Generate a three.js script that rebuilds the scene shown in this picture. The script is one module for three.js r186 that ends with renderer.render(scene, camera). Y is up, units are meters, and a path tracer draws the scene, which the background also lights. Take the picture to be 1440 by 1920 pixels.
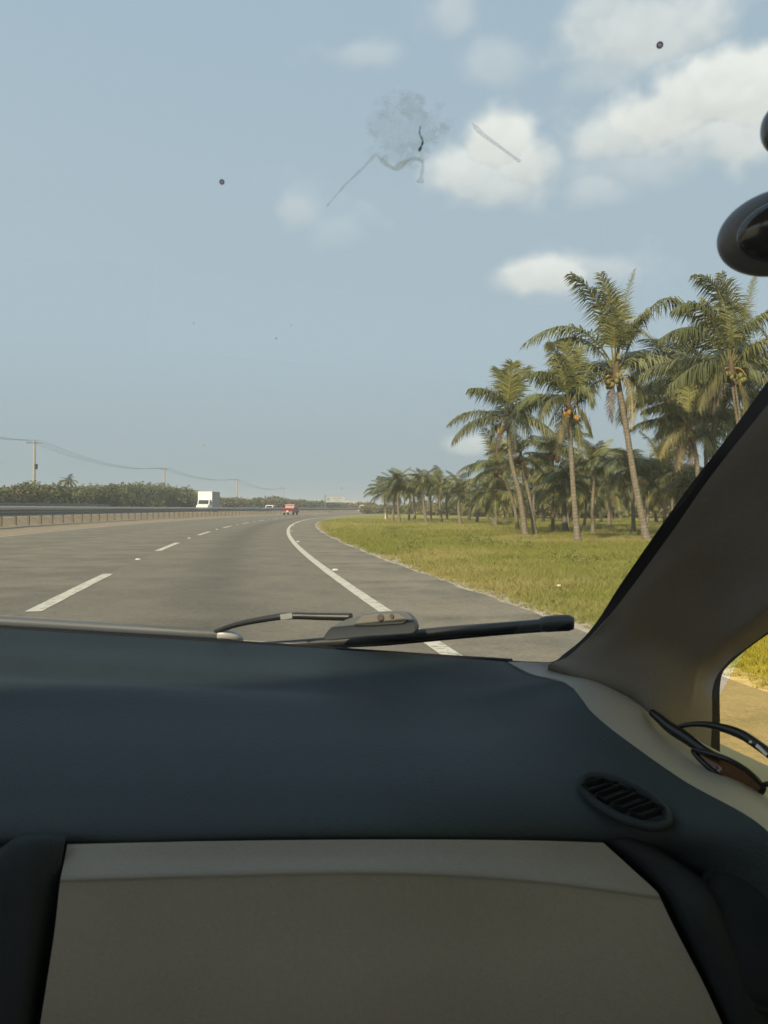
import * as THREE from 'three';
import { mergeGeometries } from 'three/addons/utils/BufferGeometryUtils.js';

// ---------------------------------------------------------------- camera, sky, sun, exposure
const EYE = 1.092, FOC = 1500, PITCH = -Math.atan(6.8 / FOC);
const scene = new THREE.Scene();
const camera = new THREE.PerspectiveCamera(2 * Math.atan(960 / FOC) * 180 / Math.PI, 768 / 1024, 0.02, 4000);
camera.position.set(0, EYE, 0); camera.focus = 3.2; camera.userData.fStop = 20; camera.rotation.set(PITCH, 0, 0); camera.updateMatrixWorld();
const renderer = new THREE.WebGLRenderer({ antialias: true });
renderer.toneMapping = THREE.LinearToneMapping; renderer.toneMappingExposure = 1.84;
renderer.shadowMap.enabled = true; renderer.setSize(768, 1024);

const V = (x, y, z) => new THREE.Vector3(x, y, z);
const SUN_AZ = -150 * Math.PI / 180, SUN_EL = 33 * Math.PI / 180;      // over the left shoulder
const sunDir = V(Math.cos(SUN_EL) * Math.sin(SUN_AZ), Math.sin(SUN_EL), -Math.cos(SUN_EL) * Math.cos(SUN_AZ));
const sun = new THREE.DirectionalLight(new THREE.Color().setRGB(1, 0.84, 0.60), 4.8);
sun.position.copy(sunDir).multiplyScalar(200); sun.castShadow = true; sun.shadow.radius = 2.5;
Object.assign(sun.shadow.camera, { left: -120, right: 120, top: 120, bottom: -120, near: 1, far: 600 }); sun.shadow.mapSize.set(4096, 4096);
scene.add(sun, sun.target);

scene.fog = new THREE.FogExp2(new THREE.Color().setRGB(.86, .88, .9), .0011);
// ---------------------------------------------------------------- random numbers and noise
function rng(seed) { let a = seed >>> 0; return () => { a = (a + 0x6D2B79F5) | 0; let t = Math.imul(a ^ (a >>> 15), 1 | a); t = (t + Math.imul(t ^ (t >>> 7), 61 | t)) ^ t; return ((t ^ (t >>> 14)) >>> 0) / 4294967296; }; }
const hash = (x, y) => { let h = (Math.imul(x, 374761393) + Math.imul(y, 668265263)) | 0; h = Math.imul(h ^ (h >>> 13), 1274126177); return ((h ^ (h >>> 16)) >>> 0) / 4294967296; };
function vnoise(x, y, wrap = 0) {
  let xi = Math.floor(x), yi = Math.floor(y); const fx = x - xi, fy = y - yi, u = fx * fx * (3 - 2 * fx), v = fy * fy * (3 - 2 * fy);
  const m = wrap ? (n => ((n % wrap) + wrap) % wrap) : (n => n);
  const a = hash(m(xi), m(yi)), b = hash(m(xi + 1), m(yi)), c = hash(m(xi), m(yi + 1)), d = hash(m(xi + 1), m(yi + 1));
  return a + (b - a) * u + (c - a) * v + (a - b - c + d) * u * v;
}
function fbm(x, y, oct = 5, wrap = 0) { let s = 0, a = 0.5, n = 0; for (let i = 0; i < oct; i++) { s += a * vnoise(x, y, wrap); n += a; x = x * 2 + 17; y = y * 2 + 31; if (wrap) { x -= 17; y -= 31; wrap *= 2; } a *= 0.5; } return s / n; }
const smooth = (a, b, x) => { const t = Math.min(1, Math.max(0, (x - a) / (b - a))); return t * t * (3 - 2 * t); };
const lerp = (a, b, t) => a + (b - a) * t;

// a point seen at photo pixel (px, py), depth metres ahead of the lens
function P(px, py, depth) { return V((px - 720) / FOC * depth, -(py - 960) / FOC * depth, -depth).applyAxisAngle(V(1, 0, 0), PITCH).add(camera.position); }
const dirOf = (px, py) => P(px, py, 1).sub(camera.position).normalize();

// ---------------------------------------------------------------- sky: hazy air and fair-weather clouds
{
  const W = 3072, H = 1536, data = new Float32Array(W * H * 4), clouds = [];
  const addCloud = (px, py, rx, ry, k, wisp) => { const d = dirOf(px, py); clouds.push([Math.atan2(d.z, d.x), Math.asin(d.y), rx / FOC, ry / FOC, k, wisp]); };
  for (const c of [[938, 262, 56, 46, .86, .6], [985, 305, 56, 44, .74, .7], [875, 325, 60, 40, .66, .8], [930, 345, 80, 40, .6, .8],
    [1345, 175, 118, 52, .95, .6], [1255, 215, 105, 46, .85, .7], [1440, 165, 85, 62, .95, .6], [1150, 255, 80, 36, .65, .8], [1380, 245, 120, 45, .7, .9],
    [1190, 50, 120, 55, .62, 1], [1130, 25, 60, 40, .5, 1], [1290, 20, 70, 30, .45, 1], [1140, 120, 60, 40, .3, 1.2], [1015, 513, 78, 28, .75, .6], [975, 520, 45, 24, .55, .8], [1100, 505, 70, 22, .35, 1],
    [885, 835, 48, 20, .5, .8], [680, 102, 50, 16, .24, 1], [855, 22, 34, 30, .3, 1], [925, 118, 60, 30, .25, 1.2], [1118, 352, 42, 26, .32, 1], [555, 392, 36, 28, .25, 1.1], [630, 440, 40, 25, .14, 1.2], [1240, 300, 150, 30, .3, 1.2]]) addCloud(...c);
  const r = rng(91);
  for (let i = 0; i < 90; i++) {                                  // the same kind of sky goes on all round
    const az = r() * 6.283, el = 0.06 + 0.9 * r() * r() + .1 * r(), s = 0.03 + .06 * r(), k = .35 + .6 * r();
    const d = V(Math.cos(az), 0, Math.sin(az)); if (Math.abs(Math.atan2(d.x, -d.z)) < .62) continue;
    for (let j = 0; j < 3; j++) clouds.push([az + (r() - .5) * s * 2.2, el + (r() - .5) * s * .6, s * (.7 + .6 * r()), s * (.35 + .25 * r()), k * (.7 + .3 * r()), .8]);
  }
  const zen = [.245, .375, .53], mid = [.385, .475, .555], hor = [.335, .41, .445];
  for (let y = 0; y < H; y++) {
    const el = ((y + .5) / H - .5) * Math.PI, e = Math.max(0, el), near = clouds.filter(c => Math.abs(el - c[1]) < c[3] * 2.6);
    const t1 = smooth(0, .22, e), t2 = smooth(.15, 1.2, e);
    for (let x = 0; x < W; x++) {
      const az = ((x + .5) / W - .5) * 2 * Math.PI, o = (y * W + x) * 4; let R, G, B;
      R = lerp(lerp(hor[0], mid[0], t1), zen[0], t2); G = lerp(lerp(hor[1], mid[1], t1), zen[1], t2); B = lerp(lerp(hor[2], mid[2], t1), zen[2], t2);
      const dx = Math.cos(el) * Math.cos(az), dy = Math.sin(el), dz = Math.cos(el) * Math.sin(az), mu = dx * sunDir.x + dy * sunDir.y + dz * sunDir.z;
      const g = .10 * Math.pow(Math.max(0, mu * .5 + .5), 2.2) + .5 * Math.pow(Math.max(0, mu), 24); R += g; G += g * .95; B += g * .82;
      if (el > 0 && near.length) {
        let cov = 0, top = 0; const n = fbm(az * 16 + 50, el * 22, 6), n2 = fbm(az * 55 + 9, el * 70, 4);
        for (const c of near) { let da = az - c[0]; if (da > Math.PI) da -= 6.2832; if (da < -Math.PI) da += 6.2832; const u = da * Math.cos(c[1]) / c[2], v = (el - c[1]) / c[3]; if (u * u + v * v > 7) continue;
          const q = Math.exp(-(u * u + v * v) * .85) + (n - .5) * 1.05 * c[5] + (n2 - .5) * .3; const k = smooth(.2 - .12 * c[5], .54 + .34 * c[5], q) * c[4]; if (k > cov) { cov = k; top = v; } }
        const lit = .70 + .15 * smooth(-1.2, .8, top) + .12 * (n2 - .5) + .12 * (n - .5); cov = Math.min(.84, cov);
        R = lerp(R, lit * .97, cov); G = lerp(G, lit * .965, cov); B = lerp(B, lit * .93, cov);
      }
      data[o] = R; data[o + 1] = G; data[o + 2] = B; data[o + 3] = 1;
    }
  }
  const sky = new THREE.DataTexture(data, W, H, THREE.RGBAFormat, THREE.FloatType);
  sky.mapping = THREE.EquirectangularReflectionMapping; sky.magFilter = THREE.LinearFilter; sky.minFilter = THREE.LinearFilter; sky.wrapS = THREE.RepeatWrapping; sky.needsUpdate = true;
  scene.background = sky; scene.environment = sky;
}

// ---------------------------------------------------------------- materials
function tex(n, fn, srgb, rx = 1, ry = 1) {
  const d = new Uint8Array(n * n * 4);
  for (let y = 0; y < n; y++) for (let x = 0; x < n; x++) { const c = fn(x / n, y / n, x, y), o = (y * n + x) * 4; const k = Array.isArray(c) ? c : [c, c, c]; for (let i = 0; i < 3; i++) d[o + i] = Math.max(0, Math.min(255, k[i] * 255)); d[o + 3] = k.length > 3 ? Math.max(0, Math.min(255, k[3] * 255)) : 255; }
  const t = new THREE.DataTexture(d, n, n); t.wrapS = t.wrapT = THREE.RepeatWrapping; t.magFilter = THREE.LinearFilter; t.minFilter = THREE.LinearMipmapLinearFilter; t.generateMipmaps = true; if (srgb) t.colorSpace = THREE.SRGBColorSpace; t.repeat.set(rx, ry); t.needsUpdate = true; return t;
}
const rgb = (r, g, b) => new THREE.Color().setRGB(r, g, b);
const mat = (c, rough = .8, o = {}) => new THREE.MeshStandardMaterial({ color: c instanceof THREE.Color ? c : rgb(...c), roughness: rough, ...o });
const phys = (c, rough = .8, o = {}) => new THREE.MeshPhysicalMaterial({ color: c instanceof THREE.Color ? c : rgb(...c), roughness: rough, ...o });
const grain = tex(512, (u, v, x, y) => .5 + .3 * (hash(x, y) - .5) + .5 * (fbm(u * 64, v * 64, 3, 64) - .5));

// ---------------------------------------------------------------- things, parts
const taken = {};
function numbered(n) { taken[n] = (taken[n] || 0) + 1; return taken[n] === 1 ? n : `${n}_${String(taken[n] - 1).padStart(3, '0')}`; }
function shade(o) { o.traverse(m => { if (m.isMesh) { m.castShadow = true; m.receiveShadow = true; } }); return o; }
function obj(name, geos, m, parent) {
  const g = Array.isArray(geos) ? mergeGeometries(geos.map(q => { let k = q.index ? q.toNonIndexed() : q; for (const a of Object.keys(k.attributes)) if (!['position', 'normal', 'uv'].includes(a)) k.deleteAttribute(a); if (!k.attributes.uv) k.setAttribute('uv', new THREE.BufferAttribute(new Float32Array(k.attributes.position.count * 2), 2)); return k; })) : geos;
  const o = new THREE.Mesh(g, m); o.name = parent ? name : numbered(name); (parent || scene).add(o); o.castShadow = o.receiveShadow = true; return o;
}
function tag(o, label, category, group) { o.userData.label = label; o.userData.category = category; if (group) o.userData.group = group; return o; }
function thing(name, label, category, pos = V(0, 0, 0), turn = 0, group) { const o = new THREE.Group(); o.name = numbered(name); o.position.copy(pos); o.rotation.y = turn; scene.add(o); return tag(o, label, category, group); }
function sub(name, parent) { const o = new THREE.Group(); o.name = name; parent.add(o); return o; }
function setting(o, label) { o.userData.kind = 'structure'; if (label) o.userData.label = label; return o; }
const box = (w, h, d, x = 0, y = 0, z = 0) => new THREE.BoxGeometry(w, h, d).translate(x, y, z);
const cyl = (r0, r1, h, n = 12) => new THREE.CylinderGeometry(r0, r1, h, n);
function tube(pts, r, seg = 24, rad = 8) { return new THREE.TubeGeometry(new THREE.CatmullRomCurve3(pts), seg, r, rad, false); }
function taperTube(pts, radii, seg, rad, bump) {                 // closed tube whose radius follows radii(t)
  const c = new THREE.CatmullRomCurve3(pts), fr = c.computeFrenetFrames(seg, false), pos = [], uv = [], idx = [], L = c.getLength();
  for (let i = 0; i <= seg; i++) { const t = i / seg, p = c.getPointAt(t); for (let j = 0; j <= rad; j++) { const a = j / rad * 2 * Math.PI, r = radii(t, a); pos.push(p.x + r * (Math.cos(a) * fr.normals[i].x + Math.sin(a) * fr.binormals[i].x), p.y + r * (Math.cos(a) * fr.normals[i].y + Math.sin(a) * fr.binormals[i].y), p.z + r * (Math.cos(a) * fr.normals[i].z + Math.sin(a) * fr.binormals[i].z)); uv.push(j / rad, t * L); } }
  for (let i = 0; i < seg; i++) for (let j = 0; j < rad; j++) { const a = i * (rad + 1) + j, b = a + rad + 1; idx.push(a, b, a + 1, b, b + 1, a + 1); }
  const n0 = pos.length / 3; for (const [t, i] of [[0, 0], [1, seg]]) { const p = c.getPointAt(t); pos.push(p.x, p.y, p.z); uv.push(.5, .5); const q = pos.length / 3 - 1; for (let j = 0; j < rad; j++) i ? idx.push(q, i * (rad + 1) + j + 1, i * (rad + 1) + j) : idx.push(q, j, j + 1); }
  const g = new THREE.BufferGeometry(); g.setAttribute('position', new THREE.Float32BufferAttribute(pos, 3)); g.setAttribute('uv', new THREE.Float32BufferAttribute(uv, 2)); g.setIndex(idx); g.computeVertexNormals(); return g;
}
function extrude(pts, depth, bevel = 0, curve) { const s = new THREE.Shape(pts.map(p => new THREE.Vector2(...p))); const g = new THREE.ExtrudeGeometry(s, { depth: depth - 2 * bevel, bevelEnabled: bevel > 0, bevelSize: bevel, bevelThickness: bevel, bevelSegments: 2, curveSegments: 8 }); return g.translate(0, 0, -depth / 2 + bevel); }

// ---------------------------------------------------------------- the road: a bend of 443 m radius to the right
const TH = -.20665, RAD = 443, X0 = 1.703, CX = X0 + RAD * Math.cos(TH), CZ = RAD * Math.sin(TH);
function road(s, lat, y = 0) { const a = TH + s / RAD, r = RAD - lat; return V(CX - r * Math.cos(a), y, CZ - r * Math.sin(a)); }  // s along the right edge line, lat to its right
const latOf = (x, z) => RAD - Math.hypot(x - CX, z - CZ);
function sOf(x, z) { return (Math.atan2(CZ - z, CX - x) - TH) * RAD; }
function depthAt(px, lat, y = 0) { let best = 0, bd = 1e9; for (let d = 4; d < 420; d += .25) { const x = (px - 720) / FOC * d, e = Math.abs(latOf(x, -d) - lat); if (e < bd) { bd = e; best = d; } } return best; }
const headingAt = s => TH + s / RAD;
function ribbon(s0, s1, ds, prof, edge) {                          // prof: [lat, y] across; edge(lat, s) jitters
  const pos = [], uv = [], idx = [], n = Math.ceil((s1 - s0) / ds), m = prof.length;
  for (let i = 0; i <= n; i++) { const s = s0 + (s1 - s0) * i / n; for (let j = 0; j < m; j++) { let [la, y] = prof[j]; if (edge) [la, y] = edge(la, y, s, j); const p = road(s, la, y); pos.push(p.x, p.y, p.z); uv.push(la, s); } }
  for (let i = 0; i < n; i++) for (let j = 0; j < m - 1; j++) { const a = i * m + j, b = a + m; idx.push(a, a + 1, b, b, a + 1, b + 1); }
  const g = new THREE.BufferGeometry(); g.setAttribute('position', new THREE.Float32BufferAttribute(pos, 3)); g.setAttribute('uv', new THREE.Float32BufferAttribute(uv, 2)); g.setIndex(idx); g.computeVertexNormals(); return g;
}
const asphaltMap = (base, seed, spread) => tex(1024, (u, v, x, y) => { const f = hash(x + seed, y), c = fbm(u * 8 + seed, v * 8, 5, 8) - .5, m = fbm(u * 128, v * 128, 2, 128) - .5; let k = 1 + spread * c * 1.2 + .42 * (f - .5) + .35 * m; if (f > .985) k += .35; if (f < .012) k -= .3; const w = 1 + .03 * c; return [base[0] * k * w, base[1] * k, base[2] * k * (2 - w)]; }, false, .25, .25);
const laneMat = mat([1, 1, 1], .93, { map: asphaltMap([.186, .162, .121], 3, .55), bumpMap: grain, bumpScale: .004 });
const oilMap = tex(1024, (u, v, x, y) => { const f = hash(x + 11, y), c = fbm(u * 8, v * 8 + 3, 5, 8) - .5, m = fbm(u * 128, v * 128, 2, 128) - .5, o = Math.exp(-(((u - .5) / .15) ** 2)) * (.65 + .7 * fbm(u * 20, v * 20, 4, 20)); let k = (1 + .4 * c + .42 * (f - .5) + .35 * m) * (1 - .24 * o); if (f > .985) k += .3; return [.18 * k, .156 * k, .117 * k]; }, false, 1 / 3.66, .2);
const darkLaneMat = mat([1, 1, 1], .9, { map: oilMap, bumpMap: grain, bumpScale: .004 });
const shoulderMat = mat([1, 1, 1], .95, { map: asphaltMap([.21, .183, .137], 23, .6), bumpMap: grain, bumpScale: .004 });
const dirtMat = mat([1, 1, 1], .98, { map: tex(512, (u, v, x, y) => { const k = .72 + .5 * fbm(u * 12, v * 12, 5, 12) + .25 * (hash(x, y) - .5); return [.30 * k, .235 * k, .155 * k]; }, false, .2, .2) });
const sandMat = mat([1, 1, 1], .98, { map: tex(512, (u, v, x, y) => { const k = .75 + .5 * fbm(u * 16 + 3, v * 16, 5, 16) + .35 * (hash(x, y + 9) - .5); return [.40 * k, .34 * k, .26 * k]; }, false, .4, .4) });
const paintMap = tex(512, (u, v, x, y) => { const w = fbm(u * 40, v * 40, 4, 40), f = hash(x, y + 77), worn = w > .66 || f > .95 ? .55 : 1, k = (.92 + .2 * (fbm(u * 9, v * 9, 4, 9) - .5)) * worn; return [.66 * k, .62 * k, .52 * k]; }, false, .6, .6);
const paintMat = mat([1, 1, 1], .8, { map: paintMap });

// ground sheet out to the horizon
const fieldMap = tex(1024, (u, v, x, y) => { const n = fbm(u * 10, v * 10, 6, 10), q = fbm(u * 60 + 5, v * 60, 3, 60), f = hash(x, y + 5); const dry = smooth(.40, .66, n), k = .75 + .5 * q + .3 * (f - .5); return [lerp(.23, .35, dry) * k, lerp(.24, .29, dry) * k, lerp(.055, .10, dry) * k]; }, false, .06, .06);
const fieldMat = phys([1, 1, 1], 1, { map: fieldMap, specularIntensity: .1 });
{
  const g = new THREE.PlaneGeometry(3600, 3600, 8, 8).rotateX(-Math.PI / 2); const uv = g.attributes.uv; for (let i = 0; i < uv.count; i++) uv.setXY(i, uv.getX(i) * 3600, uv.getY(i) * 3600);
  setting(obj('ground', g.translate(0, -.06, 0), fieldMat));
}
// main carriageway
const hw = obj('highway', ribbon(-40, 420, 1.5, [[-11.1, 0], [-7.4, 0], [-3.66, 0]]), laneMat); setting(hw);
obj('right_lane', ribbon(-40, 420, 1.5, [[-3.66, 0], [-2.6, 0], [0, 0]]), darkLaneMat, hw);
const jag = (s, k) => .10 * (fbm(s * .9 + k, k, 4) - .5) * 2 + .05 * (hash(Math.floor(s * 9), k) - .5);
obj('shoulder', ribbon(-40, 420, .22, [[0, 0], [.7, 0], [1.5, 0], [1.53, -.07]], (la, y, s, j) => j >= 2 ? [la + jag(s, 3), y] : [la, y]), shoulderMat, hw);
obj('dirt_edge', ribbon(-40, 420, .25, [[1.3, -.03], [1.62, -.018], [1.78, -.02], [1.95, -.07]], (la, y, s, j) => j >= 2 ? [la + 2.4 * jag(s, 8), y] : [la, y]), sandMat, hw);
obj('edge_line', ribbon(-40, 420, .8, [[-.075, .004], [.075, .004]], (la, y, s) => [la + .006 * (hash(Math.floor(s * 3), la > 0 ? 1 : 2) - .5), y]), paintMat, hw);
for (let k = -2; k < 12; k++) obj('lane_dash', ribbon(9.3 + 12.15 * k, 9.3 + 12.15 * k + 4.9, .5, [[-3.745, .004], [-3.575, .004]], (la, y, s) => [la + .01 * (hash(Math.floor(s * 4), la > -3.6 ? 1 : 2) - .5), y]), paintMat, hw);
const studMat = mat([.62, .6, .52], .5);
for (let k = 0; k < 7; k++) { const s = 17.9 + 12.15 * k; const o = obj('road_stud', new THREE.CylinderGeometry(.05, .075, .025, 4, 1).rotateY(.785), studMat, hw); o.position.copy(road(s, -3.66, .0165)); o.rotation.y = -headingAt(s); const q = obj('road_stud', o.geometry, studMat, hw); q.position.copy(road(s - 3.6, .15, .0165)); q.rotation.y = -headingAt(s); }
// verge, median, opposite carriageway and outer bank
const veil = (s, a, k) => a * (fbm(s * .13 + k, k * 3, 4) - .5);
setting(obj('median_strip', ribbon(-40, 420, 2, [[-18.2, -.07], [-17.0, .34], [-16.2, .6], [-15.6, .55], [-14.95, .12], [-13.2, .03], [-11.02, .006], [-10.95, -.05]], (la, y, s, j) => j === 6 ? [la + .16 * (fbm(s * .5, 4, 3) - .5), y] : j < 6 && j > 0 ? [la + veil(s, .3, j), y + veil(s, .1, j + 9)] : [la, y]), dirtMat));
obj('worn_dirt_line', ribbon(-40, 420, 1.2, [[-11.18, .004], [-10.88, .0055]], (la, y, s) => [la + .12 * (fbm(s * .6, la, 3) - .5), y]), sandMat, hw);
setting(obj('opposite_carriageway', ribbon(-40, 420, 3, [[-27.4, .02], [-17.9, -.005]]), laneMat));
setting(obj('outer_bank', ribbon(-60, 460, 4, [[-420, 1.0], [-110, 1.0], [-48, 1.05], [-31, .95], [-28.5, .5], [-27.2, -.03]], (la, y, s, j) => j < 5 && j > 1 ? [la, y + veil(s, .5, j)] : [la, y]), fieldMat));
const verge = obj('grass_verge', ribbon(-40, 420, 3, [[1.6, -.04], [3, -.012], [8, -.02], [20, 0.0], [60, 0], [150, -.02]]), fieldMat); setting(verge);

// ---------------------------------------------------------------- guard rails
const steelMap = tex(256, (u, v, x, y) => { const k = .8 + .35 * fbm(u * 10, v * 10, 5, 10) + .12 * (hash(x, y) - .5); return [.17 * k, .17 * k, .165 * k]; }, false, .5, .5);
const railMat = mat([1, 1, 1], .62, { map: steelMap, metalness: .25 }), capMat = mat([.48, .48, .46], .5, { metalness: .2 }), postMat = mat([.17, .145, .11], .9);
function guardrail(name, label, s0, s1, lat, y0, beam, cap, step) {
  const g = thing(name, label, 'guardrail', V(0, 0, 0));
  const w = []; const n = 10; for (let i = 0; i <= n; i++) { const t = i / n; w.push([lat + .085 - .055 * (.5 - .5 * Math.cos(t * 4 * Math.PI)), y0 + lerp(beam[0], beam[1], t)]); }
  for (let i = n; i >= 0; i--) w.push([w[i][0] - .006, w[i][1]]); w.push(w[0].slice());
  const L = 4;
  for (let s = s0; s < s1 - .1; s += L * 2) obj('rail_beam', ribbon(s, Math.min(s1, s + L * 2 - .015), 2, w), railMat, g);
  if (cap) obj('rail_cap', ribbon(s0, s1, 2, [[lat - .10, y0 + cap[0]], [lat - .10, y0 + cap[1]], [lat + .02, y0 + cap[1] + .015], [lat + .075, y0 + cap[1] - .02], [lat + .085, y0 + cap[0]], [lat - .10, y0 + cap[0]]]), capMat, g);
  const pg = new THREE.BoxGeometry(.12, 1.5 + y0, .15), bg = box(.07, .24, .12);
  for (let s = s0 + 1; s < s1; s += step) { const h = y0 + (cap ? cap[0] : beam[1]) - .01, p = road(s, lat - .04, h - (1.5 + y0) / 2), o = obj('post', pg, postMat, g); o.position.copy(p); o.rotation.y = -headingAt(s); const b = obj('spacer_block', bg, postMat, o); b.position.set(.045, .62, 0); }
  return g;
}
guardrail('guardrail', 'long grey steel guardrail on posts along the near edge of the dirt median', 4, 330, -14.9, 0, [.67, 1.03], [1.04, 1.2], 2.05);
{ const e = depthAt(205, -28.2), s1 = sOf((205 - 720) / FOC * e, -e); guardrail('guardrail', 'shorter low guardrail with pale posts beyond the opposite lanes, ending before the bushes', 10, s1, -28.2, .75, [.62, .92], null, 2.4); }

// ---------------------------------------------------------------- vehicles
const black = mat([.012, .012, .013], .6), tyreMat = mat([.02, .02, .02], .9), rimMat = mat([.4, .4, .4], .4, { metalness: .6 }), darkGlass = mat([.02, .025, .03], .08), lampMat = mat([.75, .72, .66], .2), redLamp = mat([.35, .02, .015], .25), chrome = mat([.6, .6, .6], .25, { metalness: .8 }), plateMat = mat([.7, .7, .6], .6);
function wheel(parent, x, y, z, r, w) { const g = sub('wheel', parent); g.position.set(x, y, z); obj('tyre', new THREE.TorusGeometry(r * .74, r * .26, 8, 18).scale(1, 1, w / (r * .52)).rotateY(Math.PI / 2), tyreMat, g); obj('rim', cyl(r * .6, r * .6, w * .8, 14).rotateZ(Math.PI / 2), rimMat, g); }
// vehicles look along -z; side profiles are drawn in (z forward as x, y)
const side = (pts, w, bev = .04) => extrude(pts, w, bev).rotateY(Math.PI / 2);      // x -> -z
function truck(label, pos, turn) {
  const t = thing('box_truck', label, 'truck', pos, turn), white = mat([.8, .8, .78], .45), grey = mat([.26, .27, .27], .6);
  obj('cargo_box', [box(2.3, 2.5, 5.6, 0, 2.25, 1.6)], grey, t); obj('box_front', [box(2.32, 2.52, .05, 0, 2.25, -1.235)], white, t);  // cargo box toned grey so its sides read as shaded
  for (const x of [-1.15, 1.15]) obj('corner_post', box(.07, 2.54, .07, x, 2.25, -1.23), white, t);
  obj('cab', [side([[1.4, .55], [1.4, 2.3], [2.0, 2.3], [2.35, 1.6], [3.25, 1.38], [3.3, .6]], 2.0, .08)], white, t);
  obj('windshield', box(1.7, .66, .04).rotateX(.46).translate(0, 1.96, -2.24), darkGlass, t);
  obj('grille', box(1.0, .4, .06, 0, 1.0, -3.29), black, t); obj('bumper', box(2.1, .26, .2, 0, .6, -3.35), chrome, t);
  for (const x of [-.75, .75]) obj('headlight', box(.32, .24, .06, x, 1.02, -3.29), lampMat, t);
  for (const x of [-1.02, 1.02]) { obj('door_window', box(.04, .5, .55, x * .985, 1.98, -1.75), darkGlass, t); const m = obj('mirror', box(.16, .42, .1, x * 1.2, 1.75, -2.25), black, t); }
  obj('chassis', box(1.0, .25, 7, 0, .78, .8), black, t);
  for (const x of [-.92, .92]) { wheel(t, x, .48, -2.6, .48, .3); wheel(t, x, .48, 2.8, .48, .45); }
  return t;
}
function pickup(name, label, cat, pos, turn, paint) {
  const t = thing(name, label, cat, pos, turn), m = mat(paint, .35), w = 1.78;
  obj('body', side([[-2.5, .5], [-2.55, 1.05], [-.75, 1.08], [-.6, 1.1], [1.1, 1.1], [2.3, .98], [2.45, .75], [2.42, .5]], w, .06), m, t);
  obj('cab', side([[-.75, 1.05], [-.55, 1.68], [.55, 1.7], [1.2, 1.1]], w * .88, .06), m, t);
  obj('rear_window', box(w * .66, .36, .03, 0, 1.4, .655).rotateX(0), darkGlass, t);
  obj('windshield', box(w * .7, .5, .03).rotateX(.82).translate(0, 1.42, -.92), darkGlass, t);
  for (const x of [-1, 1]) { obj('side_window', box(.03, .34, .95, x * w * .437, 1.4, -.1), darkGlass, t); obj('tail_light', box(.16, .34, .06, x * (w / 2 - .1), .92, 2.53), redLamp, t); obj('headlight', box(.3, .2, .06, x * (w / 2 - .25), .86, -2.42), lampMat, t); obj('door_mirror', box(.2, .14, .1, x * (w / 2 + .08), 1.15, -.75), black, t); }
  obj('tailgate', box(w * .7, .42, .03, 0, .86, 2.555), m, t); obj('number_plate', box(.32, .16, .02, 0, .66, 2.6), plateMat, t); obj('bumper', box(w * .95, .16, .14, 0, .5, 2.58), chrome, t); obj('grille', box(.9, .22, .04, 0, .82, -2.46), black, t); obj('front_bumper', box(w * .96, .2, .14, 0, .5, -2.48), black, t);
  for (const x of [-.76, .76]) { wheel(t, x, .36, -1.55, .36, .24); wheel(t, x, .36, 1.5, .36, .24); }
  return t;
}
function hatch(name, label, cat, pos, turn, paint, tall = 1) {
  const t = thing(name, label, cat, pos, turn), m = mat(paint, .35), w = 1.7;
  obj('body', side([[-2.0, .35], [-2.1, .95 * tall], [1.0, .98 * tall], [1.95, .82 * tall], [2.1, .55], [2.05, .32]], w, .06), m, t);
  obj('cabin', side([[-2.05, .92 * tall], [-1.75, 1.45 * tall], [.25, 1.5 * tall], [1.05, .95 * tall]], w * .88, .06), m, t);
  obj('windshield', box(w * .7, .5 * tall, .03).rotateX(.95).translate(0, 1.24 * tall, -.71), darkGlass, t); obj('rear_window', box(w * .7, .34 * tall, .03).rotateX(-.5).translate(0, 1.2 * tall, 1.96), darkGlass, t);
  for (const x of [-1, 1]) { obj('side_window', box(.03, .34 * tall, 1.7, x * w * .435, 1.2 * tall, .7), darkGlass, t); obj('headlight', box(.3, .18, .06, x * (w / 2 - .25), .72 * tall, -2.05), lampMat, t); obj('tail_light', box(.14, .3, .05, x * (w / 2 - .1), .8 * tall, 2.08), redLamp, t); }
  obj('bumper', box(w * .96, .2, .12, 0, .45, -2.1), m, t); obj('grille', box(.7, .14, .04, 0, .62 * tall, -2.12), black, t);
  for (const x of [-.74, .74]) { wheel(t, x, .31, -1.3, .31, .2); wheel(t, x, .31, 1.3, .31, .2); }
  return t;
}
function onRoad(px, lat, y = 0) { const d = depthAt(px, lat), x = (px - 720) / FOC * d; return { p: V(x, y, -d), a: headingAt(sOf(x, -d)) }; }
{ let q = onRoad(388, -20.4); truck('white box truck with cargo sides toned grey for shade coming along the opposite lanes', q.p, Math.PI - q.a).scale.set(.92, 1.04, .78);
  q = { p: V((545 - 720) / FOC * 132, 0, -132), a: headingAt(sOf((545 - 720) / FOC * 132, -132)) }; pickup('pickup_truck', 'red pickup truck driving away in the lanes ahead', 'pickup', q.p, -q.a, [.19, .018, .02]);
  q = onRoad(507, -20.6); pickup('pickup_truck', 'white pickup truck far off in the opposite lanes, left of the red pickup', 'pickup', q.p, Math.PI - q.a, [.62, .62, .58]);
  q = onRoad(477, -22.5); hatch('car', 'small dark car far off in the opposite lanes, between white truck and white pickup', 'car', q.p, Math.PI - q.a, [.05, .05, .06]);
  q = onRoad(680, -20.4); hatch('van', 'tiny white van at the end of the bend beside the far palms', 'van', q.p, Math.PI - q.a, [.8, .8, .78], 1.35); }
{ const spots = [[912, 128, 'white car parked among the distant palms, left of the leaning twin trunks', .15], [998, 124, 'white vehicle parked behind the leaning twin palm trunks', .2]];
  for (const [px, d, l, a] of spots) { const p = P(px, 960, d); hatch('parked_car', l, 'car', V(p.x, 0, p.z), a, [.78, .78, .76], 1); } }

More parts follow.
